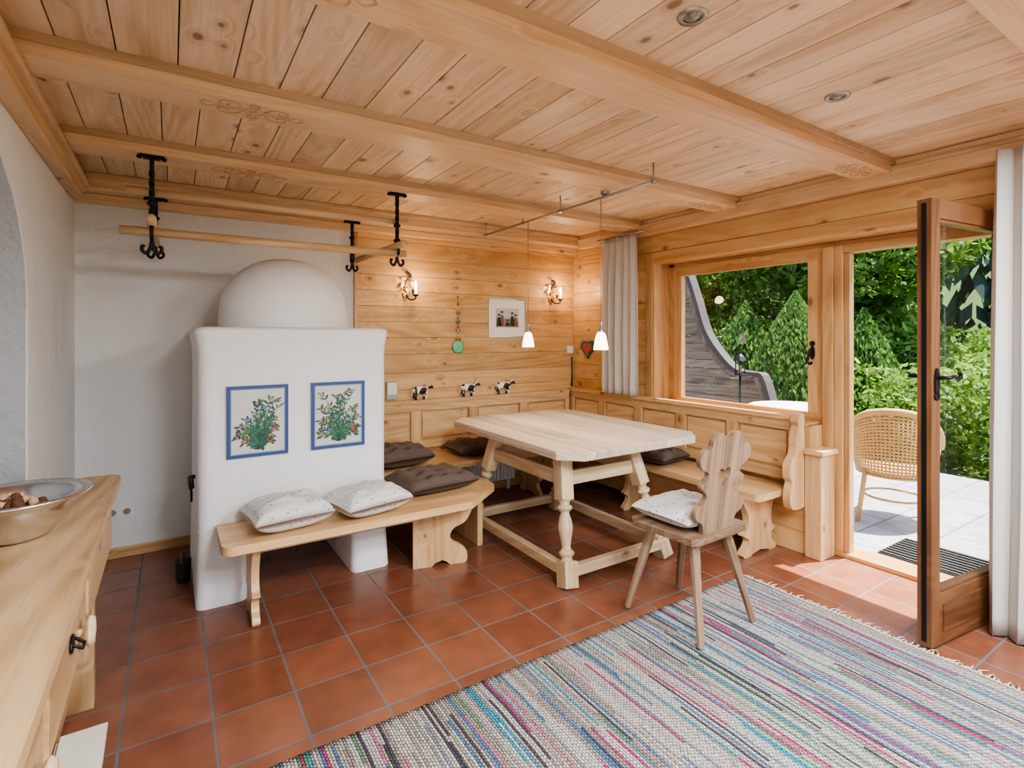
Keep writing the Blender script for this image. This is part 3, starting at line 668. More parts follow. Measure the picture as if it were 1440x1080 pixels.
for k in range(len(ring)): a=ring[k];b_=ring[(k+1)%len(ring)]; fs.append((a,b_,b_+n1,a+n1))
o.add(vs,fs,M_rug,0,True)
y=ry0
while y<ry1:
    ex=rx1+0.025*noise.noise(Vector((0,y*2.5,4)))
    l=R.uniform(0.04,0.085); dy=R.uniform(-0.03,0.03)
    o.tube([(ex-0.01,y,0.009),(ex+l*0.5,y+dy*0.3,0.011),(ex+l,y+dy,0.004)],[0.0042,0.0034,0.0022],M_fringe,5)
    o.tube([(ex-0.008,y-0.012,0.013),(ex-0.002,y,0.018),(ex-0.008,y+0.012,0.013)],0.005,M_fringe,5)
    y+=R.uniform(0.016,0.028)
o.fin(origin=False)

# ---------------------------------------------------------------- drying rack + hangers
W_pole=W_beam
def hanger(x,y,zt,zb):
    o=B('iron_hanger')
    o.box(x-0.055,x+0.055,y-0.02,y+0.02,zt-0.008,zt,M_iron); o.box(x-0.04,x+0.04,y-0.016,y+0.016,zt-0.02,zt-0.008,M_iron)
    for sx in(-1,1): o.ell((x+sx*0.055,y,zt-0.012),(0.014,0.02,0.012),M_iron,8)
    zz=zb+0.17
    n=26; vs=[];fs=[]
    for i in range(n):
        z=zt-0.02-(zt-0.02-zz)*i/(n-1); a=i*0.42 if 4<i<n-5 else (1.7 if i<=4 else (n-5)*0.42)
        for k in range(4): b_=a+pi/2*k+pi/4; vs.append((x+0.014*math.cos(b_),y+0.014*math.sin(b_),z))
    for j in range(n-1):
        for k in range(4): a=j*4+k;c=j*4+(k+1)%4; fs.append((a,c,c+4,a+4))
    o.add(vs,fs,M_iron)
    o.lathe([(0.016,0),(0.026,0.012),(0.016,0.024)],M_iron,(x,y,zz+0.09),10); o.lathe([(0.016,0),(0.026,0.012),(0.016,0.024)],M_iron,(x,y,zz-0.01),10)
    o.tube([(x,y-0.03,zz),(x,y-0.034,zz-0.05),(x,y-0.03,zz-0.09),(x,y,zz-0.10)],0.009,M_iron); o.tube([(x,y+0.03,zz),(x,y+0.034,zz-0.05),(x,y+0.03,zz-0.09),(x,y,zz-0.10)],0.009,M_iron)
    o.box(x-0.009,x+0.009,y-0.034,y+0.034,zz-0.006,zz+0.008,M_iron)
    for sx in(-1,1):
        pts=catmull([(x,y,zz-0.095),(x+sx*0.006,y,zb+0.035),(x+sx*0.022,y,zb+0.005),(x+sx*0.042,y,zb+0.018),(x+sx*0.042,y,zb+0.042),(x+sx*0.030,y,zb+0.04)],5)
        o.tube(pts,[0.009]*(len(pts)-6)+[0.008,0.0075,0.007,0.006,0.006,0.006],M_iron)
    return o.fin()
hanger(-0.085,3.42,2.462,1.935); hanger(1.285,3.42,2.462,1.97); hanger(1.235,4.30,2.43,2.02); hanger(-0.085,4.30,2.43,2.02)
o=B('drying_pole_rack')
o.tube([(-0.225,3.42,2.055),(0.5,3.422,2.052),(1.345,3.42,2.055)],0.024,W_pole,14)
o.tube([(-0.20,3.46,2.275),(0.5,3.462,2.272),(1.37,3.46,2.275)],0.023,W_pole,14)
for x in(-0.085,1.285):
    o.tube([(x,3.30,2.105),(x,3.9,2.115),(x,4.34,2.12)],0.024,W_pole,14)
o.fin()

# ---------------------------------------------------------------- pendant rail
o=B('pendant_light_rail'); RX=2.43
o.tube([(RX,2.18,2.425),(RX,4.24,2.425)],0.009,M_cable,8)
for y in (2.2,2.62,3.1,3.6,4.2):
    o.tube([(RX,y,2.425),(RX,y,2.462 if y in(2.62,3.6) else ZC)],0.005,M_cable,8); o.lathe([(0.014,-0.012),(0.018,0.0),(0.010,0.014)],M_cable,(RX,y,2.425),10)
o.lathe([(0.028,0),(0.03,0.02)],M_cable,(RX,2.62,2.44),12)
for (y,zb) in ((3.52,1.408),(2.66,1.405)):
    o.tube([(RX,y,2.425),(RX,y,zb+0.145)],0.0028,M_cable,6)
    o.lathe([(0.008,0.19),(0.010,0.15),(0.016,0.14),(0.017,0.115)],M_cable,(RX,y,zb),14)
    o.lathe([(0.018,0.12),(0.030,0.105),(0.038,0.075),(0.046,0.03),(0.050,0.0),(0.047,0.0),(0.042,0.04),(0.034,0.08),(0.015,0.11)],M_shade,(RX,y,zb),20,cap=False)
    o.ell((RX,y,zb+0.045),(0.018,0.018,0.028),M_bulb,10)
o.fin()

def sconce(x,z):
    o=B('wall_sconce'); y=YB-0.024
    o.prism([circ(0.045,16,rx=0.032)],0.012,M_brass,XZ(x,y-0.006,z+0.01))
    pts=catmull([(x,y-0.01,z),(x+0.01,y-0.06,z-0.045),(x+0.045,y-0.10,z-0.04),(x+0.05,y-0.10,z-0.01)],5); o.tube(pts,0.006,M_iron)
    pts=catmull([(x,y-0.01,z+0.02),(x-0.03,y-0.03,z+0.06),(x-0.01,y-0.04,z+0.12),(x+0.02,y-0.03,z+0.16),(x+0.035,y-0.03,z+0.13),(x+0.02,y-0.03,z+0.12)],5); o.tube(pts,0.005,M_iron)
    for k,(a,b_) in enumerate(((-0.03,0.14),(0.03,0.17),(-0.045,0.08),(0.0,0.19),(0.04,0.09),(-0.02,0.06),(-0.05,0.02),(0.045,0.03),(-0.03,-0.05),(0.015,0.13),(-0.06,0.11))):
        o.prism([[(0.024*math.cos(t)*(1-0.35*math.sin(t)),0.012*math.sin(t)) for t in [2*pi*i/10 for i in range(10)]]],0.003,(M_brass,M_iron)[k%2],Matrix.Translation((x+a,y-0.03-0.003*k,z+b_))@Matrix.Rotation(k*1.1,4,'Y')@XZ(0,0,0))
    for k in range(4): o.ell((x-0.04+0.025*k,y-0.03,z+0.10+0.02*(k%2)),(0.008,)*3,M_red if k%2 else M_brass,8)
    o.lathe([(0.006,-0.02),(0.028,-0.008),(0.030,0.0),(0.012,0.0)],M_iron,(x+0.05,y-0.10,z),16); o.lathe([(0.011,0),(0.011,0.055),(0.005,0.06)],M_paper,(x+0.05,y-0.10,z),14)
    o.lathe([(0.004,0),(0.013,0.015),(0.012,0.03),(0.002,0.062)],M_bulb,(x+0.05,y-0.10,z+0.06),12)
    o.fin()
    l=bpy.data.lights.new('sconce_glow','POINT'); l.energy=4; l.color=(1,0.70,0.42); l.shadow_soft_size=0.05
    q=bpy.data.objects.new('sconce_light',l); q.location=(x+0.05,y-0.16,z+0.10); bpy.context.scene.collection.objects.link(q)
sconce(1.745,1.86); sconce(3.34,1.88)
o=B('framed_picture'); yy=YB-0.03
def RR(a,b_): return [(-a,-b_),(a,-b_),(a,b_),(-a,b_)]
Mf=XZ(2.80,yy,1.675)
o.prism([RR(0.215,0.19),RR(0.203,0.178)[::-1]],0.02,M_steel,Mf); o.prism([RR(0.204,0.179)],0.006,M_paper,Mf)
M_pr=simple('print_grey',(0.30,0.29,0.27),0.7); M_pd=simple('print_dark',(0.03,0.03,0.03),0.7); M_pm=simple('print_sky',(0.50,0.53,0.52),0.7); M_pg=simple('print_green',(0.22,0.26,0.16),0.7); M_pb=simple('print_brown',(0.20,0.11,0.07),0.7)
o.prism([RR(0.135,0.095)],0.008,M_pm,Mf); o.prism([[(-0.13,-0.09),(0.13,-0.09),(0.13,-0.03),(0.04,0.0),(-0.05,-0.01),(-0.13,0.01)]],0.0095,M_pg,Mf)
for k,(a,hh_) in enumerate(((-0.10,0.12),(-0.065,0.15),(0.055,0.14),(0.095,0.12),(0.0,0.06))):
    o.prism([[(a-0.028,-0.08),(a+0.028,-0.08),(a+0.016,-0.08+hh_*0.7),(a-0.016,-0.08+hh_*0.7)]],0.011,(M_pd,M_pb)[k%2],Mf); o.prism([circ(0.013,10,c=(a,-0.08+hh_*0.82))],0.0115,M_pink,Mf); o.prism([circ(0.008,10,c=(a,-0.08+hh_*0.92),rx=0.02)],0.012,M_pd,Mf)
o.fin()
o=B('hanging_bead_ornament'); x=2.255; y=YB-0.035
o.tube([(x,y,1.86),(x,y,1.44)],0.002,M_cable,5); o.ell((x,y+0.008,1.86),(0.008,)*3,M_iron,8)
for k,(z,c_) in enumerate(((1.80,M_brass),(1.75,M_yel),(1.705,M_red),(1.665,M_blu),(1.625,M_leafg),(1.585,M_red),(1.545,M_navy2),(1.50,M_yel))):
    o.ell((x,y,z),(0.014+0.006*(k%3==1),0.012,0.016),c_,10)
    if k%2: 
        for s_ in(-1,1): o.tube([(x,y,z),(x+s_*0.02,y,z-0.03)],0.0015,M_cable,5); o.ell((x+s_*0.02,y,z-0.035),(0.008,0.006,0.010),M_brass,8)
o.lathe([(0.001,-0.006),(0.045,-0.005),(0.062,0),(0.045,0.005),(0.001,0.006)],M_green,M=Matrix.Translation((x,y,1.395))@Matrix.Rotation(pi/2,4,'X'),seg=24)
o.fin()
o=B('heart_ornament')
def hrt(s): return [(s*16*math.sin(t)**3/16,s*(13*math.cos(t)-5*math.cos(2*t)-2*math.cos(3*t)-math.cos(4*t))/16) for t in [2*pi*i/28 for i in range(28)]]
o.prism([hrt(0.105)],0.02,M_leafd,YZ(XR-0.012,4.18,1.37)); o.prism([hrt(0.07)],0.026,M_red,YZ(XR-0.012,4.18,1.37))
for k in range(16):
    t=2*pi*k/16; o.ell((XR-0.022,4.18+0.09*math.sin(t)**3,1.37+0.085*(13*math.cos(t)-5*math.cos(2*t)-2*math.cos(3*t))/16),(0.006,0.013,0.013),M_leafg,8)
o.tube([(XR-0.006,4.18,1.43),(XR-0.006,4.18,1.50)],0.002,M_cable,5); o.fin(0.002)
o=B('light_switch'); o.box(XR-0.09,XR-0.01,YB-0.034,YB-0.022,1.31,1.39,M_white); o.box(XR-0.07,XR-0.03,YB-0.040,YB-0.034,1.33,1.37,M_white); o.fin(0.003)
o=B('hanging_black_strap'); o.tube([(XR-0.03,YB-0.03,1.27),(XR-0.03,YB-0.035,1.1),(XR-0.03,YB-0.03,0.96)],[0.008,0.006,0.012],M_blk); o.fin()  # thin black tube for a dark strap hanging in the corner
o=B('thermostat'); o.box(1.56,1.66,YB-0.05,YB-0.022,0.945,1.10,M_cable); o.box(1.57,1.65,YB-0.054,YB-0.05,0.99,1.09,M_white); o.fin(0.004)
o=B('wall_socket'); o.box(-0.37,-0.21,YB-0.010,YB,0.27,0.345,M_paper)
for x in(-0.33,-0.25): o.prism([circ(0.027,20),circ(0.022,20)[::-1]],0.006,M_white,XZ(x,YB-0.012,0.307)); o.prism([circ(0.022,20)],0.002,M_cable,XZ(x,YB-0.0105,0.307))
o.fin()
o=B('radiator'); o.box(2.15,2.85,YB-0.09,YB-0.03,0.10,0.37,M_white)
for i in range(16): o.box(2.17+i*0.042,2.19+i*0.042,YB-0.105,YB-0.09,0.12,0.35,M_white)
o.box(2.15,2.85,YB-0.11,YB-0.03,0.37,0.385,M_white); o.box(2.2,2.23,YB-0.08,YB-0.05,0,0.1,M_white); o.box(2.77,2.8,YB-0.08,YB-0.05,0,0.1,M_white); o.fin(0.003)

# ---------------------------------------------------------------- cows
def cow(x,y,z,rz,seed):
    o=B('cow_figurine'); M=MX((x,y,z),rz)@Matrix.Scale(1.12,4)
    sp=catmull([(-0.075,0,0.082),(-0.06,0,0.078),(-0.02,0,0.074),(0.025,0,0.074),(0.048,0,0.084),(0.066,0,0.098),(0.080,0,0.102),(0.098,0,0.092),(0.106,0,0.086)],4)
    ra=[c.x for c in catmull([(0.012,0,0),(0.026,0,0),(0.031,0,0),(0.029,0,0),(0.019,0,0),(0.014,0,0),(0.015,0,0),(0.010,0,0),(0.006,0,0)],4)]
    o.tube(sp,ra,M_cow,14,M=M,flat=0.8)
    for pts in ([(0.03,0.07),(0.032,0.036),(0.030,0.0)],[(-0.058,0.075),(-0.052,0.048),(-0.063,0.028),(-0.058,0.0)]):
        for sy in(-1,1): o.tube([(p[0],sy*0.014,p[1]) for p in pts],[0.014,0.010,0.009,0.008][:len(pts)],M_cow,8,M=M)
        for sy in(-1,1): o.lathe([(0.009,0),(0.0085,0.009)],M_blk,(pts[-1][0],sy*0.014,0),8,M=M)
    for sy in(-1,1):
        o.tube([(0.078,sy*0.008,0.112),(0.078,sy*0.020,0.118),(0.082,sy*0.022,0.130)],[0.004,0.003,0.001],M_paper,6,M=M)
        o.tube([(0.074,sy*0.010,0.106),(0.070,sy*0.028,0.104)],[0.006,0.003],M_cow,6,M=M)
        o.ell((0.090,sy*0.010,0.103),(0.002,)*3,M_blk,6,M=M)
    o.tube([(-0.078,0,0.088),(-0.090,0,0.070),(-0.086,0,0.035)],[0.004,0.003,0.005],M_cow,6,M=M); o.ell((-0.035,0,0.047),(0.013,0.010,0.009),M_pink,8,M=M)
    o.tube([(0.052+0.019*math.sin(t)*0.3,0.019*math.cos(t),0.088+0.019*math.sin(t)) for t in [2*pi*i/12 for i in range(12)]],0.003,M_red,6,M=M,closed=True)
    o.fin()
cow(1.88,4.395,0.931,0.15,1); cow(2.36,4.395,0.931,0.05,2); cow(2.75,4.395,0.931,-0.1,3)

# ---------------------------------------------------------------- curtains
def curtain(x,y0,y1,z0,z1,n,amp,seed):
    o=B('curtain'); ny_=n*10; nz=26; vs=[];fs=[]
    for j in range(nz+1):
        for i in range(ny_+1):
            u=i/ny_; v=j/nz; ph=2*pi*n*u+1.2*noise.noise(Vector((u*3,v*1.5,seed)))
            a=amp*(0.75+0.7*noise.noise(Vector((u*4,v,seed+5))))
            cen=(y0+y1)/2; yy=y0+(y1-y0)*u; sh=1-0.08*(v**3)
            vs.append((x+a*math.sin(ph),cen+(yy-cen)*sh+0.25*a*math.sin(2*ph),z0+(z1-z0)*v))
    for j in range(nz):
        for i in range(ny_): a=j*(ny_+1)+i; fs.append((a,a+1,a+ny_+2,a+ny_+1))
    o.add(vs,fs,M_curt,2,True); ob=o.fin(); sd=ob.modifiers.new('s','SOLIDIFY'); sd.thickness=0.003
curtain(3.52,3.37,3.84,0.955,2.42,5,0.030,1); curtain(3.46,0.36,0.93,0.01,2.42,6,0.045,2)
o=B('curtain_rod'); o.tube([(3.52,3.30,2.43),(3.52,3.9,2.43)],0.008,M_cable); o.box(3.515,3.57,3.59,3.61,2.425,2.435,M_cable); o.fin()

def downlight(x,y):
    o=B('recessed_downlight')
    o.lathe([(0.032,-0.004),(0.046,-0.008),(0.050,-0.001),(0.050,0.004)],M_cable,(x,y,ZC),24,cap=False); o.lathe([(0.034,-0.004),(0.026,0.003)],M_blk,(x,y,ZC),20,cap=False); o.lathe([(0.001,-0.012),(0.018,-0.010),(0.026,-0.001)],M_lens,(x,y,ZC),20)
    o.fin()
downlight(1.42,1.12); downlight(2.42,1.155)

# ---------------------------------------------------------------- sideboard
o=B('sideboard'); dx0,dx1,dy0,dy1=-0.522,-0.180,0.75,2.85
out=[(dx0,dy0),(dx1,dy0)]+rc(dx1-0.05,dy1-0.05,0.05,0,pi/2,6)+[(dx0,dy1)]
o.prism([out],0.035,W_dress,Matrix.Translation((0,0,0.885)),1)
o.prism([[(a-0.008,b_-0.008) if a>-0.5 else (a,b_-0.008) for a,b_ in out]],0.012,W_dress,Matrix.Translation((0,0,0.8615)),1)
o.box(dx0,-0.215,dy0+0.02,2.78,0.62,0.856,W_dress,1,tint=0.0)
o.box(dx0,-0.34,dy0+0.05,2.70,0.03,0.62,W_dress,1,tint=0.0); o.box(dx0,-0.26,2.70,2.76,0.0,0.62,W_dress,2,tint=0.0); o.box(dx0,-0.26,dy0+0.02,dy0+0.08,0,0.62,W_dress,2)
for k,(a,b_) in enumerate(((0.85,1.32),(1.38,1.92),(1.98,2.70))):
    o.box(-0.217,-0.203,a,b_,0.65,0.835,W_dress,1,tint=0.2)
    m_=(a+b_)/2
    if k<2:
        o.prism([circ(0.02,12,rx=0.03)],0.006,M_iron,YZ(-0.200,m_,0.755)); o.tube([(-0.198,m_-0.02,0.76),(-0.178,m_-0.015,0.745),(-0.178,m_+0.015,0.745),(-0.198,m_+0.02,0.76)],0.004,M_iron)
        MK=Matrix.Translation((-0.203,m_+0.13,0.72))@Matrix.Rotation(pi/2,4,'Y')
        o.lathe([(0.010,0),(0.010,0.010),(0.032,0.016),(0.040,0.024),(0.032,0.034),(0.001,0.037)],W_tleg,M=MK,seg=18)
o.fin(0.006)
o=B('metal_bowl'); bc=(-0.385,2.10,0.903)
o.lathe([(0.001,0.0),(0.06,0.0),(0.085,0.012),(0.115,0.050),(0.130,0.095),(0.134,0.112),(0.150,0.118),(0.176,0.123),(0.184,0.128),(0.176,0.131),(0.150,0.126),(0.130,0.118),(0.122,0.095),(0.105,0.050),(0.08,0.02),(0.001,0.012)],M_steel,bc,44,cap=False)
for k in range(44):
    a=2*pi*k/44; o.ell((bc[0]+0.160*math.cos(a),bc[1]+0.160*math.sin(a),bc[2]+0.125),(0.005,0.005,0.005),M_steel,6)
o.fin()
o=B('dried_cones')
for k in range(60):
    a=R.uniform(0,6.28); r=R.uniform(0,0.095); s_=R.uniform(0.011,0.018)
    o.ell((bc[0]+r*math.cos(a),bc[1]+r*math.sin(a),bc[2]+0.070+0.035*(1-r/0.1)+R.uniform(0,0.02)),(s_,s_*R.uniform(0.7,1.4),s_),R.choice([M_cone,M_cone,W_carve]),8)
o.fin()
o=B('paper_stack')
for k in range(7): o.box(-0.33,-0.20,2.12,2.36,0.001+0.018*k,0.016+0.018*k,M_paper,None,MX((0,0,0)) if k%2 else MX((0.006*k/3,0.004,0)))
o.fin(0.002)
o=B('log_basket'); c_=(0.065,3.80,0)
o.lathe([(0.035,0),(0.038,0.02),(0.042,0.12),(0.044,0.13),(0.038,0.13),(0.034,0.03),(0.001,0.02)],M_blk,c_,18,cap=False)
for k in range(2): o.tube([(c_[0]-0.01+0.02*k,c_[1]-0.01,0.03),(c_[0]-0.012+0.022*k,c_[1],0.18)],0.010,M_bark,8)
o.fin()
o=B('stove_poker'); o.tube([(0.10,3.54,0.55),(0.10,3.53,0.6),(0.092,3.52,0.70)],0.006,M_iron); o.tube([(0.100,3.52,0.63),(0.094,3.51,0.70)],0.014,M_blk); o.box(0.09,0.118,3.53,3.55,0.68,0.70,M_iron); o.fin()

# ---------------------------------------------------------------- fill panels added behind the camera to brighten the room; pendant lights
for (x,y) in ((0.9,-0.13),(2.5,-0.13),(0.9,-1.1),(2.5,-1.1)):
    o=B('added_fill_panel'); o.box(x-0.32,x+0.32,y-0.32,y+0.32,ZC-0.035,ZC,M_white); o.box(x-0.30,x+0.30,y-0.30,y+0.30,ZC-0.045,ZC-0.035,M_fill); o.fin(0.004)
    l=bpy.data.lights.new('added_fill_light','AREA'); l.shape='SQUARE'; l.size=0.58; l.energy=52; l.color=(0.91,0.955,1.0)
    q=bpy.data.objects.new('added_fill_light',l); q.location=(x,y,ZC-0.05); bpy.context.scene.collection.objects.link(q)
for (y,zb) in ((3.52,1.40),(2.66,1.40)):
    l=bpy.data.lights.new('pendant_glow','SPOT'); l.energy=10; l.spot_size=2.4; l.spot_blend=1; l.color=(1,0.88,0.72); l.shadow_soft_size=0.04
    q=bpy.data.objects.new('pendant_light',l); q.location=(RX,y,zb-0.005); bpy.context.scene.collection.objects.link(q)

# ---------------------------------------------------------------- outside
o=B('terrace'); o.box(3.97,7.2,-4,7.5,-0.15,-0.03,M_terr); o.fin(origin=False)
o=B('lawn_hillside'); n=40; vs=[];fs=[]
for j in range(n+1):
    for i in range(n+1):
        x=3.95+ (100)*(i/n)**1.5; y=-40+120*j/n
        d=max(0,x-16); vs.append((x,y,-0.16+0.42*d*min(1,d/10)+noise.noise(Vector((x*.1,y*.1,0)))*min(2,d*0.1)))
for j in range(n):
    for i in range(n): a=j*(n+1)+i; fs.append((a,a+1,a+n+2,a+n+1))
o.add(vs,fs,M_grass,0,True); o.fin(origin=False)
def foliage(name,mat,blobs,nleaf,size,seed,trunk=None,conical=False):
    g=np.random.default_rng(seed); tot=sum(b_[3]*b_[4]*b_[5] for b_ in blobs)**1.0
    C=[];T=[]
    for (x,y,z,a,b_,c_) in blobs:
        m_=max(30,int(nleaf*(a*b_*c_)/tot)); d=g.normal(size=(m_,3)); d/=np.linalg.norm(d,axis=1)[:,None]
        r=g.uniform(0.35,1,m_)**0.35
        if conical:
            h=g.uniform(0,1,m_)**1.25; th=g.uniform(0,2*pi,m_)
            rr_=np.where(h<0.25,(0.85+0.6*h)*g.uniform(0.7,1,m_),(1.0-((h-0.25)/0.75)**1.6)*g.uniform(0.75,1.05,m_))
            p=np.stack([x+a*rr_*np.cos(th),y+b_*rr_*np.sin(th),z-c_+2*c_*h],1)
        else:
            bump_=1+0.22*np.sin(d[:,0]*7+seed)*np.sin(d[:,1]*6+1)*np.sin(d[:,2]*8+2)
            p=np.stack([x+a*d[:,0]*r*bump_,y+b_*d[:,1]*r*bump_,z+c_*d[:,2]*r*bump_],1)
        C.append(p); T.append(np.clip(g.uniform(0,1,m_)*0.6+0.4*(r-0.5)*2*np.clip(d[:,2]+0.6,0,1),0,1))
    C=np.concatenate(C);T=np.concatenate(T); m_=len(C)
    u=g.normal(size=(m_,3)); u/=np.linalg.norm(u,axis=1)[:,None]
    if conical: u=u*0.5+np.array([0,0,1.0]); u/=np.linalg.norm(u,axis=1)[:,None]
    w=np.cross(u,g.normal(size=(m_,3))); w/=np.linalg.norm(w,axis=1)[:,None]
    s=(size*g.uniform(0.6,1.3,m_))[:,None]
    V=np.stack([C-u*s,C+w*s*0.45,C+u*s,C-w*s*0.45],1).reshape(-1,3)
    me=bpy.data.meshes.new(name); me.vertices.add(m_*4); me.vertices.foreach_set('co',V.ravel())
    me.loops.add(m_*4); me.loops.foreach_set('vertex_index',np.arange(m_*4)); me.polygons.add(m_); me.polygons.foreach_set('loop_start',np.arange(m_)*4)
    me.update(calc_edges=True); me.materials.append(mat); at=me.attributes.new('tint','FLOAT','POINT'); at.data.foreach_set('value',np.repeat(T,4))
    ob=bpy.data.objects.new(name,me); bpy.context.scene.collection.objects.link(ob)
    if trunk:
        x,y,h,r=trunk; o=B('trunk'); o.tube(catmull([(x,y,-0.2),(x+0.1,y,h*0.5),(x,y+0.1,h)],4),[r]*3+[r*0.9]*2+[r*0.7]*2+[r*0.5]*2,M_bark,10)
        for k in range(6):
            a=k*1.05; o.tube([(x,y,h*(0.45+0.07*k)),(x+math.cos(a)*h*0.25,y+math.sin(a)*h*0.25,h*(0.7+0.07*k))],[r*0.4,r*0.12],M_bark,6)
        t_=o.fin(origin=False); t_.parent=ob
    return ob
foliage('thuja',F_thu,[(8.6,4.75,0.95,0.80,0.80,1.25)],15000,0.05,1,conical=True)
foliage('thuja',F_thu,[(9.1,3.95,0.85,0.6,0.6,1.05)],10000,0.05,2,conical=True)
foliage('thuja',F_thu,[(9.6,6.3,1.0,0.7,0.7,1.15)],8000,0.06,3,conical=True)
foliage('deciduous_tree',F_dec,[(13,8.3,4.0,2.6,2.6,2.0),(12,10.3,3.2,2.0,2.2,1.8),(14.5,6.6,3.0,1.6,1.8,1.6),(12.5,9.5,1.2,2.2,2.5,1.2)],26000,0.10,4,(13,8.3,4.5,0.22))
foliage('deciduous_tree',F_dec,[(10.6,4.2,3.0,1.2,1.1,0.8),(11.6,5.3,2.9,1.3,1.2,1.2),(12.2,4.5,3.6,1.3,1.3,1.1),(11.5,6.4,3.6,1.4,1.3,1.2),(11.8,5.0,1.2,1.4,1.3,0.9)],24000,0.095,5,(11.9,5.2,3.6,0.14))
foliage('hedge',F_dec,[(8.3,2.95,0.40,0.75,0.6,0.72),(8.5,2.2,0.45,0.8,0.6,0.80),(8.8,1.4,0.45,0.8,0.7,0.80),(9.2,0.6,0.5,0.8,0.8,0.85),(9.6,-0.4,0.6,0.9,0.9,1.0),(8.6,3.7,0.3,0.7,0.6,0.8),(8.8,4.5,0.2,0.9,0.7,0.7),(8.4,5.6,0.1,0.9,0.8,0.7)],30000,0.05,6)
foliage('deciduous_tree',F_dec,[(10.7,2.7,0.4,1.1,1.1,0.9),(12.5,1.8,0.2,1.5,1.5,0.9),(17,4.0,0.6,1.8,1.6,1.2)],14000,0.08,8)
bl=[]
rr=random.Random(5)
for k in range(330):
    x=rr.uniform(19,60); y=rr.uniform(-6,52); d=max(0,x-16); gz=0.42*d*min(1,d/10); h=rr.uniform(3.5,6.5)
    bl.append((x,y,gz+h*0.9,h*0.30,h*0.30,h))
foliage('conifer_forest',F_con,bl,150000,0.40,9,conical=True)
o=B('wooden_outbuilding')
pts=[(4.93,2.46),(4.82,2.36),(4.66,1.95),(4.52,1.55),(4.30,1.25),(4.08,1.06),(3.86,1.03),(3.72,1.0),(3.62,0.72),(3.56,0.50),(3.55,-0.03)]
def yr_at(z):
    for a,b_ in zip(pts,pts[1:]):
        if b_[1]<=z<=a[1]: return b_[0]+(a[0]-b_[0])*(z-b_[1])/max(1e-6,(a[1]-b_[1]))
    return 4.93
z=-0.03
while z<2.35:
    yl=max(yr_at(max(z,0.0)),yr_at(min(z+0.11,2.4))); o.box(6.0,6.03,yl+0.02,6.4,z+0.004,z+0.106,W_grey,1); z+=0.11
o.box(6.03,6.05,5.0,6.4,-0.03,2.3,M_slate)
e=catmull([(a,b_,0) for a,b_ in pts],3)
for xx,mt,o1,i1 in (((5.95,6.10),M_slate,0.03,0.02),((5.97,6.05),W_grey,-0.02,0.07)):
    outer=[(q.x-o1,q.y+o1*0.8) for q in e]; inner=[(q.x+i1,q.y-i1) for q in e]
    for i in range(len(e)-1):
        v=[(x,p[0],p[1]) for x in xx for p in (outer[i],outer[i+1],inner[i+1],inner[i])]
        o.add(v,[(0,1,2,3),(4,5,6,7),(0,1,5,4),(2,3,7,6)],mt)
o.fin()
o=B('garden_lantern'); lx,ly=5.80,3.88
o.tube([(lx,ly,-0.03),(lx,ly,1.02)],0.012,M_iron); o.lathe([(0.07,0),(0.075,0.015),(0.06,0.02)],M_iron,(lx,ly,1.02),6,smooth=False)
for k in range(6): a=k*pi/3+pi/6; o.tube([(lx+0.058*math.cos(a),ly+0.058*math.sin(a),1.04),(lx+0.058*math.cos(a),ly+0.058*math.sin(a),1.20)],0.005,M_iron,6)
o.lathe([(0.085,0),(0.05,0.05),(0.015,0.08),(0.012,0.11)],M_iron,(lx,ly,1.20),6,smooth=False); o.lathe([(0.02,0),(0.02,0.1)],M_brass,(lx,ly,1.04),10); o.fin()
o=B('garden_table'); o.lathe([(0.001,0.70),(0.43,0.70),(0.45,0.71),(0.45,0.73),(0.43,0.74),(0.001,0.74)],M_white,(5.45,3.02,0.03),36,cap=False)
o.lathe([(0.03,0.02),(0.03,0.70)],M_white,(5.45,3.02,0.03),12)
for k in range(4): a=k*pi/2+0.4; o.tube([(5.45,3.02,0.12),(5.45+0.3*math.cos(a),3.02+0.3*math.sin(a),-0.015)],[0.02,0.014],M_white)
o.fin()
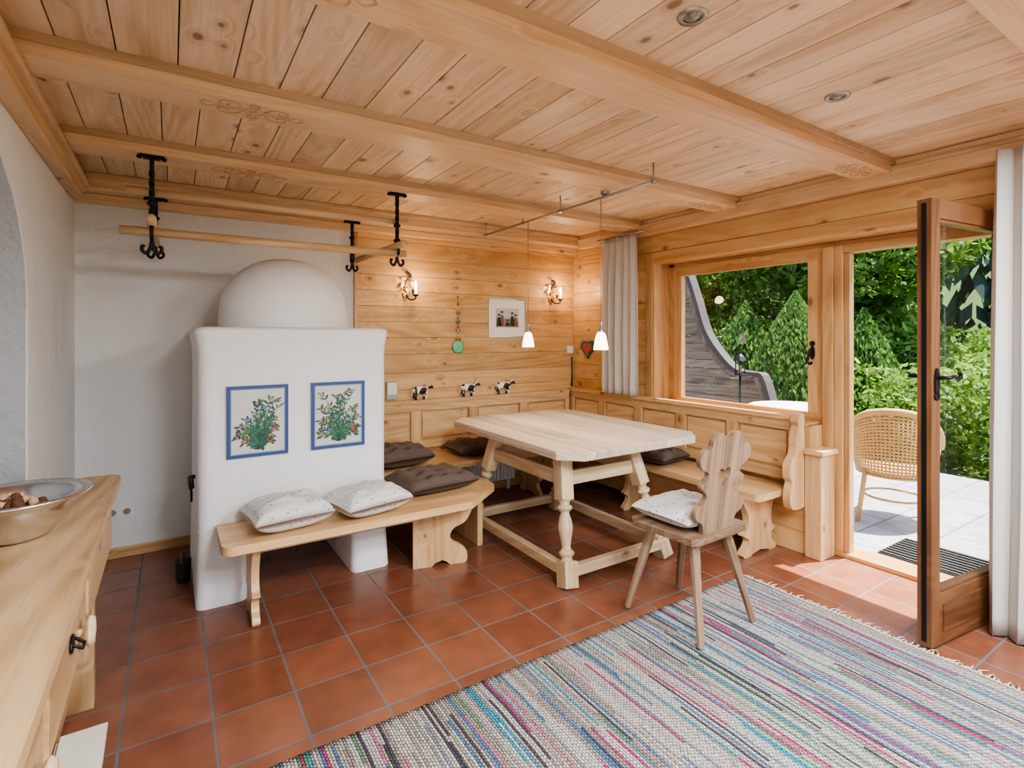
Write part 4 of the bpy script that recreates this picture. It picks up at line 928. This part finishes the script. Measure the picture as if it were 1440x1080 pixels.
def wicker(x,y,rz):
    o=B('wicker_armchair'); M=MX((x,y,-0.03),rz)@Matrix.Scale(0.97,4)
    def shell(r0,r1,a0,a1,zf0,zf1,n=34,m=20):
        for j in range(m+1):
            t=j/m; pts=[]
            for i in range(n+1):
                a=a0+(a1-a0)*i/n; s_=abs(2*i/n-1); zt=zf1-(zf1-0.64)*(s_**2.2); z=zf0+(zt-zf0)*t; r=r0+(r1-r0)*t
                pts.append((r*math.cos(a),r*math.sin(a),z))
            o.tube(pts,0.009 if j<m else 0.024,M_wick,6,M=M)
        for i in range(0,n+1,1):
            a=a0+(a1-a0)*i/n; s_=abs(2*i/n-1); zt=zf1-(zf1-0.64)*(s_**2.2)
            o.tube([(r0*math.cos(a),r0*math.sin(a),zf0),(r1*math.cos(a),r1*math.sin(a),zt)],0.007,M_wick,5,M=M)
    shell(0.27,0.32,pi*0.5-0.1,pi*1.5+0.1,0.40,0.96)
    o.prism([circ(0.27,24)],0.04,M_wick,M@Matrix.Translation((0,0,0.42)))
    for sx in(-1,1):
        for sy in(-1,1): o.tube([(sx*0.2,sy*0.2,0.42),(sx*0.25,sy*0.25,0.0)],0.018,M_wick,M=M)
    o.tube([(0.22*math.cos(t),0.22*math.sin(t),0.20) for t in [2*pi*i/16 for i in range(16)]],0.010,M_wick,6,M=M,closed=True)
    o.fin()
wicker(5.08,1.98,pi*0.12)
o=B('doormat'); o.box(4.16,4.62,1.02,1.72,-0.03,-0.012,M_mat)
for i in range(9): o.box(4.17+i*0.05,4.19+i*0.05,1.03,1.71,-0.012,-0.004,M_mat)
o.fin()

# ---------------------------------------------------------------- sky, sun, camera
w=bpy.data.worlds.new('World'); bpy.context.scene.world=w; w.use_nodes=True; nt=w.node_tree
bg=nt.nodes['Background']; sk=nt.nodes.new('ShaderNodeTexSky'); sk.sky_type='NISHITA'; sk.sun_disc=False; sk.sun_elevation=math.radians(58); sk.sun_rotation=math.radians(110); sk.air_density=1.0; sk.dust_density=1.5
nt.links.new(sk.outputs[0],bg.inputs[0]); bg.inputs[1].default_value=0.45
l=bpy.data.lights.new('sun','SUN'); l.energy=15.0; l.angle=0.009; l.color=(1,0.95,0.86)
q=bpy.data.objects.new('sun',l); bpy.context.scene.collection.objects.link(q)
q.rotation_euler=Vector((-0.30,0.12,-1.0)).to_track_quat('-Z','Y').to_euler(); q.location=(8,0,8)
cam=bpy.data.cameras.new('camera'); co=bpy.data.objects.new('camera',cam); bpy.context.scene.collection.objects.link(co)
co.location=(0,0,1.5); co.rotation_euler=(pi/2,0,-math.radians(32.86)); cam.lens=18.575; cam.sensor_width=36; cam.sensor_fit='HORIZONTAL'; cam.shift_y=-0.0472; cam.clip_start=0.05; cam.clip_end=500
bpy.context.scene.camera=co
vs_=bpy.context.scene.view_settings; vs_.view_transform='AgX'; vs_.look='AgX - Medium High Contrast'; vs_.exposure=0.62
